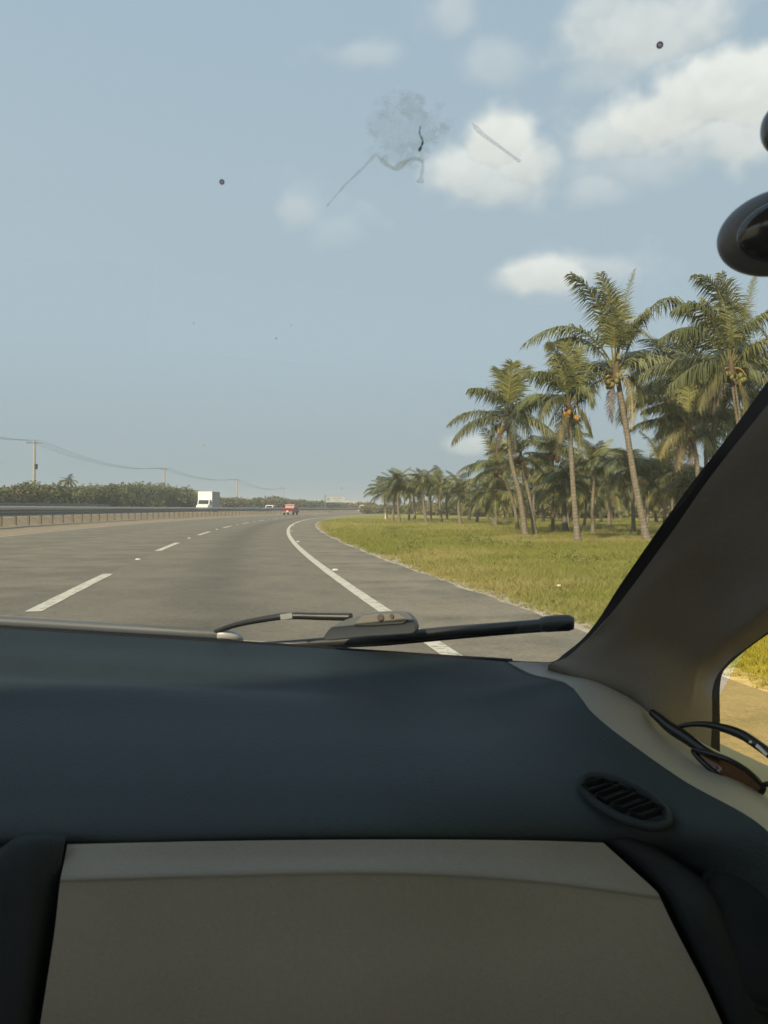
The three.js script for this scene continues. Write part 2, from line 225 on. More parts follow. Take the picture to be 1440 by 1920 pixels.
// ---------------------------------------------------------------- poles, wires, sign
const poleMat = mat([1, 1, 1], .9, { map: tex(128, (u, v, x, y) => { const k = .85 + .3 * fbm(u * 8, v * 8, 4, 8); return [.42 * k, .38 * k, .31 * k]; }) }), wireMat = mat([.06, .065, .07], .7), barMat = mat([.16, .14, .11], .9);
const poles = [[-330, 742, 78], [64, 826, 118], [308, 877, 190], [444, 898, 250], [531, 914, 330], [588, 926, 430]].map(([px, py, d]) => P(px, py, d));
const poleName = ['', 'pale concrete utility pole at far left rising from the bushes', 'faint utility pole standing behind the bushes left of the box truck', 'pale utility pole just right of the box truck', 'pale utility pole just left of the red pickup', ''];
poles.forEach((t, i) => {
  if (i === 0) return; if (i === 5) return;
  const g = thing('utility_pole', poleName[i], 'pole', V(t.x, 1, t.z), 0, 'utility poles along the opposite side'), h = t.y - 1, k = t.z / -118;
  obj('pole', taperTube([V(-.15, 0, 0), V(0, h * .5, 0), V(.05, h, 0)], u => lerp(.26, .15, u) * (i > 2 ? 1.25 : 1), 10, 10), poleMat, g);
  obj('crossarm', box(2.2, .12, .12, 0, h - .35, .1), barMat, g); for (const x of [-1, 0, 1]) obj('insulator', cyl(.05, .06, .22, 8).translate(x, h - .18, .1), capMat, g);
  if (i === 1) obj('transformer', cyl(.22, .22, .75, 12).translate(.35, h * .62, .15), black, g);
});
for (let i = 0; i < 4; i++) {
  const g = thing('overhead_wire', ['thin overhead wires at far left running out of view', 'thin overhead wires sagging between the far left pole and the next pole', 'thin overhead wires between the pole behind the bushes and the pole by the box truck', 'faint overhead wires running from the box truck pole to the red pickup pole'][i], 'wire', V(0, 0, 0), 0, 'overhead wires between the utility poles');
  for (const o of [-1, 0, 1]) { const a = poles[i].clone().add(V(o, -.05, .1)), b = poles[i + 1].clone().add(V(o, -.05, .1)), m = a.clone().lerp(b, .5); m.y -= a.distanceTo(b) * .022; const q1 = a.clone().lerp(b, .25), q3 = a.clone().lerp(b, .75); q1.y -= a.distanceTo(b) * .0165; q3.y -= a.distanceTo(b) * .0165; obj('wire', tube([a, q1, m, q3, b], .014 + .003 * i, 20, 5), wireMat, g); }
}
{ const d = 185, b = P(610, 960, d), g = thing('road_sign', 'white road sign panel on a single tall post at the bend ahead', 'sign', V(b.x, 0, b.z), -headingAt(170)), k = d / FOC;
  obj('post', cyl(.13, .17, 4.1, 10).translate(0, 2.05, 0), postMat, g); obj('arm', box(4.7, .14, .14, 2.2, 3.3, -.08), postMat, g);
  obj('panel', box(4.5, 1.45, .06, 2.35, 3.2, .06), mat([.36, .37, .36], .6), g); obj('panel_border', [box(4.5, .07, .03, 2.35, 3.89, .11), box(4.5, .07, .03, 2.35, 2.51, .11)], mat([.2, .24, .3], .5), g); obj('symbol', box(.7, .6, .03, .75, 3.2, .11), mat([.18, .22, .32], .5), g); obj('lettering_strip', [box(2.2, .14, .02, 2.9, 3.4, .1), box(1.3, .12, .02, 3.0, 2.9, .1)], mat([.16, .18, .18], .5), g); }
{ const p = P(723, 960, 78), g = thing('marker_post', 'short white marker post at the grass edge in front of the far palms', 'post', V(p.x, -.02, p.z)); obj('shaft', cyl(.07, .075, 1.1, 8).translate(0, .55, 0), mat([.75, .74, .7], .6), g); obj('cap', cyl(.055, .07, .06, 8).translate(0, 1.13, 0), mat([.5, .48, .42], .6), g); }
{ const p = P(668, 958, 320), g = thing('roadside_house', 'tiny pale roadside building far off where the road disappears', 'building', V(p.x, 0, p.z), .3); obj('wall', box(8, 3, 6, 0, 1.5, 0), mat([.5, .42, .34], .9), g); obj('roof', extrude([[-4.5, 3], [4.5, 3], [3.6, 3.9], [-3.6, 3.9]], 7), mat([.55, .47, .4], .8), g); obj('door', box(1, 2, .06, 0, 1, 3.03), barMat, g); }

// ---------------------------------------------------------------- vegetation
function leafCluster(n, spread, size, seed) {
  const r = rng(seed), pos = [], nor = [], uv = []; const q = new THREE.Quaternion(), e = new THREE.Euler();
  for (let i = 0; i < n; i++) { const c = V(r() - .5, r() - .5, r() - .5).multiplyScalar(2 * spread); q.setFromEuler(e.set(r() * 6.3, r() * 6.3, r() * 6.3)); const s = size * (.6 + .8 * r()), w = s * .45;
    const a = [V(0, -s, 0), V(w, 0, s * .12), V(0, s, 0), V(-w, 0, s * .12)].map(p => p.applyQuaternion(q).add(c)), nn = a[1].clone().sub(a[0]).cross(a[2].clone().sub(a[0])).normalize();
    for (const k of [0, 1, 2, 0, 2, 3]) { pos.push(a[k].x, a[k].y, a[k].z); nor.push(nn.x, nn.y, nn.z); uv.push(0, 0); } }
  const g = new THREE.BufferGeometry(); g.setAttribute('position', new THREE.Float32BufferAttribute(pos, 3)); g.setAttribute('normal', new THREE.Float32BufferAttribute(nor, 3)); g.setAttribute('uv', new THREE.Float32BufferAttribute(uv, 2)); return g;
}
const leafMat = phys([1, 1, 1], .9, { side: THREE.DoubleSide, specularIntensity: .3 });
function mass(name, label, category, geo, items, material = leafMat) {                     // one uncountable mass of leaves
  const im = new THREE.InstancedMesh(geo, material, items.length), m = new THREE.Matrix4(), q = new THREE.Quaternion(), e = new THREE.Euler(), c = new THREE.Color();
  items.forEach((t, i) => { m.compose(t.p, q.setFromEuler(e.set(t.rx || 0, t.ry || 0, t.rz || 0)), V(t.s, t.sy || t.s, t.s)); im.setMatrixAt(i, m); im.setColorAt(i, c.setRGB(...t.c)); });
  im.name = numbered(name); im.castShadow = im.receiveShadow = true; scene.add(im); tag(im, label, category); im.userData.kind = 'stuff'; return im;
}
function skyline(pts, x) { for (let i = 0; i < pts.length - 1; i++) if (x <= pts[i + 1][0]) return lerp(pts[i][1], pts[i + 1][1], smooth(pts[i][0], pts[i + 1][0], x)); return pts[pts.length - 1][1]; }
function shrubLeaves(items, r, c, rx, ry, n, size, tint) {                                   // leaves through an uneven crown
  const lobes = []; for (let i = 0; i < 5; i++) lobes.push([V((r() - .5) * rx * 1.2, (r() - .2) * ry * .9, (r() - .5) * rx * 1.2), .45 + .4 * r()]);
  for (let i = 0; i < n; i++) { const l = lobes[i % 5], a = r() * 6.283, u = r() * 2 - 1, k = Math.cbrt(r()) * l[1], h = Math.sqrt(1 - u * u); const p = V(l[0].x + Math.cos(a) * h * k * rx, l[0].y + u * k * ry, l[0].z + Math.sin(a) * h * k * rx).add(c); if (p.y < c.y - ry) p.y = c.y - ry * r(); const v = .7 + .6 * r(); items.push({ p, rx: r() * 6, ry: r() * 6, s: size * (.7 + .7 * r()), c: [tint[0] * v, tint[1] * v, tint[2] * v] }); }
}
const greens = [[.105, .112, .04], [.12, .12, .045], [.085, .10, .036], [.145, .125, .062], [.165, .135, .07]];
{
  const r = rng(5), items = [], sk = [[-200, 912], [0, 920], [60, 908], [128, 914], [210, 908], [290, 906], [345, 914], [385, 924], [420, 932], [500, 930], [555, 932], [590, 936], [625, 943], [665, 950], [700, 952]];
  for (let i = 0; i < 330; i++) { const px = -160 + 860 * (i + r()) / 330, lat = -35 - 26 * r() * (px > 400 ? 1.3 : 1), d = depthAt(px, lat), top = skyline(sk, px) + 9 + 9 * (r() - .35), h = Math.max(1.4, 1.09 + (953 - top) / FOC * d - .8), p = P(px, 953, d);
    const dry = fbm(px * .012, 7, 3) > .5 && r() < .65, t = dry ? greens[3 + (r() < .4 ? 1 : 0)] : greens[Math.floor(r() * 3)]; shrubLeaves(items, r, V(p.x, .9 + h * .42, p.z), Math.max(1.6, h * .75), h * .5, Math.floor(90 + h * 20), .9 + d / 300, t); }
  mass('scrub_thicket', 'dense olive and dry brown scrub beyond the opposite lanes', 'scrub', leafCluster(16, .46, .15, 3), items);
}
{
  const r = rng(15), items = [];
  for (let i = 0; i < 110; i++) { const px = 690 + 900 * (i + r()) / 110, d = lerp(150, 78, smooth(690, 1000, px)) + 26 * r(), top = (px < 760 ? 950 : px < 900 ? 938 : 922) + 18 * r(), h = Math.max(1.4, 1.09 + (953 - top) / FOC * d), p = P(px, 953, d); shrubLeaves(items, r, V(p.x, h * .45, p.z), Math.max(1.6, h * .8), h * .52, 110, .95, [[.17, .165, .062], [.19, .175, .068], [.15, .15, .055], [.21, .18, .08]][Math.floor(r() * 4)]); }
  mass('grove_undergrowth', 'dark scrub closing off the view behind the palm trunks', 'scrub', leafCluster(14, .42, .14, 4), items);
}
// low weeds in the grass
{
  const r = rng(25), items = [];
  for (let i = 0; i < 70; i++) { const px = 640 + 900 * r(), d = 9 + 48 * r() * r() + 10 * r(), p = P(px, 953, d); if (latOf(p.x, p.z) < 2.6) continue; if (fbm(p.x * .16, p.z * .16, 3) < .5 && r() < .8) continue; shrubLeaves(items, r, V(p.x, .10, p.z), .35 + .45 * r(), .12 + .1 * r(), 80, .13, [.2, .2, .07]); }
  mass('weed_clumps', 'low dark green weeds scattered through the roadside grass', 'weeds', leafCluster(8, .3, .14, 6), items);
}
// grass
function tuft(n, seed) {
  const r = rng(seed), pos = [], uv = [], nor = [];
  for (let i = 0; i < n; i++) { const a = r() * 6.283, x = (r() - .5) * .22, z = (r() - .5) * .22, h = .5 + .55 * r(), w = .016 + .01 * r(), l = (.45 + .7 * r()) * h, ca = Math.cos(a), sa = Math.sin(a), pt = (u, s) => V(x + ca * l * u * u - sa * w * s * (1 - u * .85), h * u * (1 - .15 * u), z + sa * l * u * u + ca * w * s * (1 - u * .85));
    const A = pt(0, -1), B = pt(0, 1), C = pt(.55, -1), D = pt(.55, 1), E2 = pt(1, 0); for (const p of [A, B, C, C, B, D, C, D, E2]) { pos.push(p.x, p.y, p.z); nor.push(0, 1, 0); uv.push(0, 0); } }
  const g = new THREE.BufferGeometry(); g.setAttribute('position', new THREE.Float32BufferAttribute(pos, 3)); g.setAttribute('normal', new THREE.Float32BufferAttribute(nor, 3)); g.setAttribute('uv', new THREE.Float32BufferAttribute(uv, 2)); return g;
}
{
  const r = rng(35), items = [];
  const put = (x, z, hs) => { const la = latOf(x, z); if (la < 1.55 + .14 * r()) return; const n = fbm(x * .22 + 40, z * .22, 4), n2 = fbm(x * .8, z * .8, 3), dry = smooth(.42, .66, n * .7 + .3 * n2) * (1 - .25 * r()), v = .75 + .5 * r(); const ex = smooth(1.5, 3, la); const h = hs * (.45 + .55 * ex) * (.6 + 1.0 * n2);
    items.push({ p: V(x, -.03, z), ry: r() * 6.3, s: h * 1.25, sy: h, c: [lerp(.40, .56, dry) * v, lerp(.385, .475, dry) * v, lerp(.105, .19, dry) * v] }); };
  for (let i = 0; i < 26000; i++) { const d = 4 + 10 * r(), x = (-.1 + .95 * r()) * d; put(x, -d, .13); }
  for (let i = 0; i < 46000; i++) { const d = 12 + 22 * r(), x = (-.16 + .75 * r()) * d; put(x, -d, .16); }
  for (let i = 0; i < 40000; i++) { const d = 32 + 50 * r(), x = (-.16 + .75 * r()) * d; put(x, -d, .2); }
  for (let i = 0; i < 9000; i++) { const d = -3 + 8 * r(), x = 2 + 7 * r(); put(x, -d, .13); }
  mass('roadside_grass', 'green and straw coloured rough grass beside the right shoulder', 'grass', tuft(12, 2), items, phys([1, 1, 1], 1, { side: THREE.DoubleSide, specularIntensity: 0, transmission: .3, thickness: 0 }));
}
{ const r = rng(45), lm = mat([.7, .69, .65], .7); [[1048, 1113]].forEach(([px, py], i) => { const d = FOC * EYE / (py - 953.2), p = P(px, py, d * .985); const g = new THREE.IcosahedronGeometry(.02, 1); const a = g.attributes.position; for (let k = 0; k < a.count; k++) { const f = .6 + .7 * hash(Math.round(a.getX(k) * 900), Math.round(a.getY(k) * 900 + a.getZ(k) * 700)); a.setXYZ(k, a.getX(k) * f * 1.3, a.getY(k) * f * .7, a.getZ(k) * f); } g.computeVertexNormals(); const o = obj('paper_litter', g, lm); o.position.set(p.x, .12, p.z); tag(o, ['crumpled white litter in the grass above the wiper end', 'small pale litter in the grass below the palm trunks', 'pale litter in the grass near the shoulder bend'][i], 'litter'); }); }

// ---------------------------------------------------------------- coconut palms
const trunkMat = mat([1, 1, 1], .95, { map: tex(256, (u, v, x, y) => { const ring = .5 + .5 * Math.sin(v * Math.PI * 2 * 9 + 2 * fbm(u * 6, v * 6, 3, 6)), k = .52 + .07 * ring + .6 * (fbm(u * 14, v * 14, 4, 14) - .3) + .12 * (hash(x, y) - .5); return [.285 * k, .24 * k, .18 * k]; }, false, 2, 1), bumpMap: tex(256, (u, v) => .5 + .4 * Math.sin(v * Math.PI * 2 * 9) * (.6 + .4 * fbm(u * 6, v * 6, 2, 6)) + .3 * (fbm(u * 20, v * 20, 3, 20) - .5), false, 2, 1), bumpScale: .008 });
const frondMat = (k = 1) => phys([k, k, k], .62, { side: THREE.DoubleSide, vertexColors: true, transmission: .22, thickness: 0 });
const frondMats = [frondMat(1), frondMat(.82), frondMat(1.22)];
const nutMat = mat([.36, .19, .05], .6), nutGreen = mat([.16, .15, .045], .6), fibreMat = mat([.13, .085, .05], 1), stalkMat = mat([.42, .27, .07], .7);
const GREEN = [.135, .146, .052], LIME = [.215, .212, .066], YEL = [.33, .25, .07], DRY = [.25, .165, .08], DEAD = [.11, .078, .05];
function frond(curve, leaf, pairs, seed, col, rach, droop = .5, fold = .35) {   // curve(t): a point of the midrib
  const r = rng(seed), pos = [], nor = [], uv = [], cl = [], tri = (a, b, c, k) => { const n = b.clone().sub(a).cross(c.clone().sub(a)).normalize(); for (const p of [a, b, c]) { pos.push(p.x, p.y, p.z); nor.push(n.x, n.y, n.z); uv.push(0, 0); cl.push(...k); } };
  const N = 14, pts = []; for (let i = 0; i <= N; i++) pts.push(curve(i / N)); const L = pts.reduce((s, p, i) => i ? s + p.distanceTo(pts[i - 1]) : 0, 0);
  const tan = t => curve(Math.min(1, t + .02)).sub(curve(Math.max(0, t - .02))).normalize();
  for (let i = 0; i < N; i++) {                                    // midrib: a three-sided taper
    const ring = k => { const t = k / N, T = tan(t), S = T.clone().cross(V(0, 1, 0)).normalize(), U = S.clone().cross(T), w = L * .0105 * (1 - .86 * t) + .003; return [pts[k].clone().addScaledVector(S, w), pts[k].clone().addScaledVector(S, -w), pts[k].clone().addScaledVector(U, -w * 1.3)]; };
    const A = ring(i), B = ring(i + 1); for (let j = 0; j < 3; j++) { const k = (j + 1) % 3; tri(A[j], B[j], A[k], rach); tri(B[j], B[k], A[k], rach); }
  }
  for (let i = 0; i < pairs; i++) for (const sgn of [-1, 1]) {
    const t = .13 + .86 * (i + .6 * r()) / pairs, p = curve(t), T = tan(t), S = T.clone().cross(V(0, 1, 0)); if (S.lengthSq() < .01) S.set(1, 0, 0); S.normalize(); const U = S.clone().cross(T);
    if (r() < .13) continue;
    const prof = Math.pow(Math.sin(Math.PI * Math.min(1, .12 + t * .83)), .6) * (1 - .25 * t), l = leaf * prof * (.62 + .6 * r());
    const dir = S.clone().multiplyScalar(sgn).addScaledVector(T, .35 + .75 * t + .2 * r()).addScaledVector(U, fold * (.6 + .6 * r()) * (1 - t)).normalize();
    const a = p.clone(), d1 = dir.clone().add(V((r() - .5) * .3, -droop * (.15 + .45 * r()), (r() - .5) * .3)).normalize(), m = a.clone().addScaledVector(d1, l * .5), d2 = d1.clone().add(V(0, -droop * (1 + .5 * r()), 0)).normalize(), e = m.clone().addScaledVector(d2, l * .5);
    const w = Math.min(.045, leaf * .03) * (.8 + .4 * r()), wv = T.clone().multiplyScalar(w), k = .72 + .55 * r(), c = [col[0] * k, col[1] * k, col[2] * k];
    const a0 = a.clone().addScaledVector(wv, -.5), a1 = a.clone().addScaledVector(wv, .5), m0 = m.clone().addScaledVector(wv, -.6), m1 = m.clone().addScaledVector(wv, .6);
    tri(a0, m0, a1, c); tri(a1, m0, m1, c); tri(m0, e, m1, c);
  }
  const g = new THREE.BufferGeometry(); for (const [n, a] of [['position', pos], ['normal', nor], ['color', cl]]) g.setAttribute(n, new THREE.Float32BufferAttribute(a, 3)); g.setAttribute('uv', new THREE.Float32BufferAttribute(uv, 2)); return g;
}
// unit fronds: leave along +x at an elevation, bend down under their weight
function arc(el, bend, wob = 0) { return t => { let x = 0, y = 0, n = 12; for (let i = 0; i < n; i++) { const u = (i + .5) / n * t, a = el - bend * Math.pow(u, 1.5); x += Math.cos(a) * t / n; y += Math.sin(a) * t / n; } return V(x, y, wob * t * t); }; }
const kinds = { up: [], arch: [], flat: [], low: [], dry: [] };
for (let k = 0; k < 4; k++) {
  const w = (k - 1.5) * .12;
  kinds.up.push(frond(arc(1.32 - .1 * k, .75 + .15 * k, w), .38, 78, 100 + k, k % 2 ? GREEN : LIME, YEL, .35));
  kinds.arch.push(frond(arc(.95 - .1 * k, 1.5 + .15 * k, w), .42, 84, 110 + k, GREEN, k % 2 ? LIME : YEL, .7));
  kinds.flat.push(frond(arc(.5 - .14 * k, 1.35 + .12 * k, w), .42, 84, 120 + k, k === 2 ? LIME : GREEN, YEL, .95));
  kinds.low.push(frond(arc(-.05 - .17 * k, 1.15, w), .38, 78, 130 + k, k % 2 ? GREEN : [.15, .135, .045], YEL, 1.1));
  kinds.dry.push(frond(arc(-.55 - .22 * k, 1.0, w), .2, 26, 140 + k, k % 2 ? DRY : DEAD, DRY, 1.4));
}
function crownDetails(g, top, k, r) {
  obj('crown_shaft', taperTube([V(0, -.35 * k, 0).add(top), V(0, 0, 0).add(top), V(.02, .4 * k, 0).add(top)], t => k * lerp(.17, .07, t) * (1 + .15 * Math.sin(t * 40)), 10, 9), fibreMat, g);
  for (let i = 0; i < 5; i++) { const a = r() * 6.28, p = V(Math.cos(a) * .34 * k, (-.28 - .3 * r()) * k, Math.sin(a) * .34 * k).add(top), gs = [], m = r() < .6 ? nutMat : nutGreen; for (let j = 0; j < 5; j++) gs.push(new THREE.SphereGeometry(.085 * k * (.8 + .4 * r()), 8, 6).scale(1, 1.2, 1).translate(p.x + (r() - .5) * .2 * k, p.y + (r() - .5) * .24 * k, p.z + (r() - .5) * .2 * k)); obj('coconut_cluster', gs, m, g); }
  for (let i = 0; i < 3; i++) { const a = r() * 6.28, b = V(Math.cos(a) * .1, 0, Math.sin(a) * .1).multiplyScalar(k).add(top), e = V(Math.cos(a) * .55, -.15 - .25 * r(), Math.sin(a) * .55).multiplyScalar(k).add(top); obj('flower_stalk', taperTube([b, b.clone().lerp(e, .5).add(V(0, .14 * k, 0)), e], t => k * lerp(.025, .012, t), 6, 5), stalkMat, g); }
}
function trunk(g, pts, r0, r1) { const L = pts[0].distanceTo(pts[pts.length - 1]); obj('trunk', taperTube(pts, (t, a) => lerp(r0, r1, Math.pow(t, .7)) * (1 + .55 * Math.exp(-t * L / .28)) * (1 + .012 * Math.sin(t * L * 34) + .03 * Math.sin(a * 3 + t * 9)), Math.ceil(10 + L * 9), 10), trunkMat, g); }
function palm(label, group, o) {                                   // o: base and top pixel, depth, frond length, counts
  const r = rng(o.seed), d = o.d, B = P(o.base[0], 953, d); B.y = -.05; const T = P(o.top[0], o.top[1], o.dt || d), g = thing('coconut_palm', label, 'palm tree', B, 0, group), top = T.clone().sub(B), M = o.mid ? P(o.mid[0], o.mid[1], d).sub(B) : top.clone().multiplyScalar(.5).add(V((r() - .5) * .25, 0, 0));
  trunk(g, [V(0, 0, 0), M, top], (o.r || .15) * .78, (o.r || .15) * .55); const L = o.len, k = L / 3; if (!o.plain) crownDetails(g, top, Math.max(.55, k), r); else obj('crown_shaft', taperTube([top.clone().add(V(0, -.3 * k, 0)), top, top.clone().add(V(0, .4 * k, 0))], t => k * lerp(.2, .07, t), 6, 7), fibreMat, g);
  const put = (list, n, a0, lo, hi, tilt) => { for (let i = 0; i < n; i++) { const geo = list[Math.floor(r() * list.length)], f = obj('frond', geo, frondMats[Math.floor(r() * 3)], g); f.position.copy(top); f.rotation.set((r() - .5) * tilt, a0 + (i + .7 * r()) / n * 6.283, (r() - .5) * tilt, 'YXZ'); f.scale.setScalar(L * lerp(lo, hi, r())); } };
  const c = o.n || [4, 6, 6, 5, 3]; put(kinds.up, c[0], r() * 6, .8, 1.05, .25); put(kinds.arch, c[1], r() * 6, .85, 1.1, .25); put(kinds.flat, c[2], r() * 6, .8, 1.05, .25); put(kinds.low, c[3], r() * 6, .75, 1, .25); put(kinds.dry, c[4], r() * 6, .5, .8, .2);
  return g;
}
function shapedPalm(label, group, o) {                             // fronds shaped one by one: [start, bend, end] in photo pixels, depth offsets in metres
  const r = rng(o.seed), B = P(o.base[0], 953, o.d); B.y = -.05; const g = thing('coconut_palm', label, 'palm tree', B, 0, group), q = (x, y, z = 0) => P(x, y, o.d - z).sub(B), top = q(...o.top);
  trunk(g, [V(0, 0, 0), ...o.mids.map(m => q(...m)), top], o.r, o.r * .66); crownDetails(g, top, o.k, r);
  o.fronds.forEach(([s, c, e, z, leaf, col, rach, droop], i) => { const A = q(...s), C = q(c[0], c[1], z * .6), E = q(e[0], e[1], z); obj('frond', frond(t => V(0, 0, 0).addScaledVector(A, (1 - t) * (1 - t)).addScaledVector(C, 2 * t * (1 - t)).addScaledVector(E, t * t), leaf * 1.4, 112, o.seed * 50 + i, col, rach, (droop ?? .6) * 1.3), frondMats[i % 3], g); });
  for (let i = 0; i < o.back; i++) { const f = obj('frond', [...kinds.arch, ...kinds.flat][i % 8], frondMats[i % 3], g); f.position.copy(top); f.rotation.set(0, .35 + (i + r() * .6) / o.back * 2.5, 0); f.scale.setScalar(o.k * 3.3 * (.75 + .3 * r())); }
  return g;
}
const near = 'coconut palms standing in the near grass';
shapedPalm('tallest near palm with a leaning trunk, orange coconuts and drooping yellow ribbed fronds', near, { seed: 1, d: 26.5, base: [1214, 1015], mids: [[1192, 910], [1172, 790]], top: [1156, 698], r: .125, k: .85, back: 5, fronds: [
  [[1150, 680], [1140, 555], [1070, 512], .5, .78, GREEN, LIME, .5], [[1153, 676], [1158, 590], [1126, 512], .9, .62, LIME, YEL, .3], [[1156, 672], [1168, 590], [1140, 525], -.5, .6, LIME, LIME, .3], [[1160, 672], [1160, 590], [1190, 504], -.6, .34, GREEN, DRY, .2], [[1162, 674], [1182, 600], [1216, 580], .5, .55, LIME, YEL, .7],
  [[1148, 682], [1080, 560], [978, 648], .2, .72, GREEN, GREEN, .8], [[1147, 688], [1095, 600], [1022, 650], -.8, .66, GREEN, YEL, .8], [[1166, 680], [1235, 490], [1302, 596], -.3, .72, GREEN, GREEN, .9], [[1170, 690], [1240, 630], [1318, 722], .6, .75, GREEN, GREEN, 1.2],
  [[1148, 696], [1080, 690], [1030, 796], .7, .72, [.13, .13, .04], LIME, .8], [[1146, 706], [1085, 712], [1040, 848], 1.1, .62, [.15, .14, .042], [.42, .29, .07], .9], [[1163, 700], [1192, 716], [1184, 806], .9, .42, [.17, .14, .045], [.4, .28, .07], 1], [[1152, 712], [1140, 745], [1148, 792], .3, .4, DEAD, DRY, 1.4], [[1168, 704], [1205, 690], [1210, 790], -.4, .5, GREEN, YEL, 1.2], [[1158, 716], [1166, 760], [1172, 800], -.2, .38, DEAD, DRY, 1.4]] });
shapedPalm('palm with twin leaning trunks at the left of the near group, two fronds reaching left', near, { seed: 2, d: 30.5, base: [986, 1006], mids: [[975, 930], [958, 860]], top: [952, 785], r: .115, k: .8, back: 5, fronds: [
  [[950, 775], [935, 720], [880, 728], .3, .72, GREEN, LIME, .8], [[950, 782], [880, 770], [849, 828], .4, .74, GREEN, LIME, .9], [[952, 772], [955, 720], [962, 680], .6, .7, LIME, LIME, .3], [[954, 772], [948, 710], [932, 690], -.4, .62, GREEN, LIME, .4], [[956, 774], [975, 710], [985, 690], -.3, .66, GREEN, LIME, .4], [[956, 778], [990, 730], [1020, 740], .2, .66, GREEN, LIME, .8], [[958, 784], [1000, 770], [1040, 812], .8, .7, GREEN, LIME, 1.1], [[955, 786], [965, 740], [1000, 830], 1.2, .7, [.06, .07, .03], GREEN, 1.2], [[955, 786], [958, 750], [968, 842], 1.5, .62, [.05, .06, .03], GREEN, 1.2],
  [[952, 792], [935, 800], [930, 850], .3, .4, DEAD, DRY, 1.4], [[956, 792], [968, 815], [965, 860], .1, .4, DEAD, DRY, 1.4], [[948, 790], [925, 790], [918, 830], -.2, .45, GREEN, YEL, 1.1]] });
shapedPalm('near palm with a straight pale trunk between the twin trunks and the tallest palm', near, { seed: 3, d: 25, base: [1084, 1021], mids: [[1076, 930], [1070, 830]], top: [1066, 762], r: .1, k: .7, back: 4, fronds: [
  [[1064, 750], [1058, 690], [1030, 640], .2, .62, GREEN, LIME, .5], [[1066, 748], [1066, 690], [1060, 642], .4, .6, LIME, LIME, .3], [[1068, 748], [1078, 690], [1086, 650], -.3, .55, GREEN, LIME, .4], [[1062, 752], [1035, 680], [996, 700], .3, .62, GREEN, LIME, .9], [[1062, 756], [1030, 720], [1012, 790], .6, .6, [.13, .13, .04], YEL, 1], [[1070, 752], [1100, 700], [1112, 760], .3, .6, GREEN, LIME, 1], [[1070, 758], [1095, 760], [1110, 812], .2, .6, [.13, .12, .04], YEL, 1.1], [[1064, 762], [1050, 780], [1050, 830], .3, .5, [.15, .13, .045], YEL, 1.2], [[1070, 764], [1085, 790], [1088, 838], -.2, .5, GREEN, YEL, 1.2]] });
shapedPalm('big palm at the right beside the windshield pillar, a stiff frond standing up', near, { seed: 4, d: 24.5, base: [1408, 1022], mids: [[1398, 900], [1384, 780]], top: [1370, 690], r: .12, k: .85, back: 5, fronds: [
  [[1366, 676], [1372, 520], [1302, 514], .4, .66, GREEN, LIME, .7], [[1368, 674], [1380, 580], [1352, 512], .5, .6, LIME, LIME, .4], [[1372, 672], [1396, 590], [1416, 515], -.3, .36, GREEN, DRY, .2], [[1364, 680], [1330, 530], [1262, 580], .2, .75, GREEN, GREEN, .9], [[1362, 684], [1310, 570], [1232, 640], .7, .78, GREEN, LIME, 1], [[1374, 676], [1400, 590], [1450, 580], .4, .72, GREEN, LIME, .7], [[1376, 684], [1420, 620], [1490, 630], .6, .7, [.15, .15, .045], YEL, .9], [[1362, 690], [1320, 650], [1250, 730], .5, .76, GREEN, GREEN, 1.1], [[1370, 674], [1360, 600], [1320, 560], -.8, .7, LIME, YEL, .6], [[1366, 692], [1330, 690], [1310, 770], .4, .66, [.13, .12, .04], YEL, 1.2], [[1378, 690], [1430, 680], [1460, 740], .5, .66, GREEN, LIME, 1.1], [[1376, 694], [1400, 720], [1402, 800], .3, .5, [.17, .14, .045], YEL, 1.2], [[1366, 700], [1345, 720], [1335, 770], .1, .45, DEAD, DRY, 1.4], [[1372, 700], [1380, 740], [1385, 780], .1, .4, DEAD, DRY, 1.4]] });
shapedPalm('lower palm beside the pillar with a long yellow frond hanging to the left', near, { seed: 6, d: 28, base: [1318, 1005], mids: [[1312, 930], [1304, 850]], top: [1292, 800], r: .105, k: .72, back: 5, fronds: [
  [[1288, 792], [1250, 730], [1206, 742], .6, .62, [.15, .14, .05], YEL, .9], [[1288, 796], [1260, 740], [1205, 770], .2, .62, GREEN, YEL, .8], [[1292, 790], [1296, 720], [1284, 690], .3, .6, LIME, LIME, .4], [[1294, 790], [1310, 720], [1330, 700], .2, .6, GREEN, LIME, .6], [[1296, 792], [1340, 740], [1370, 780], .4, .62, GREEN, YEL, 1], [[1286, 800], [1255, 800], [1236, 860], .6, .6, [.16, .14, .045], YEL, 1.1], [[1296, 800], [1325, 800], [1340, 850], .5, .6, GREEN, YEL, 1.1], [[1288, 804], [1275, 830], [1272, 880], .4, .5, [.17, .13, .05], YEL, 1.2], [[1292, 806], [1300, 840], [1296, 870], .2, .4, DEAD, DRY, 1.4]] });
const mids = 'smaller coconut palms behind the near group';
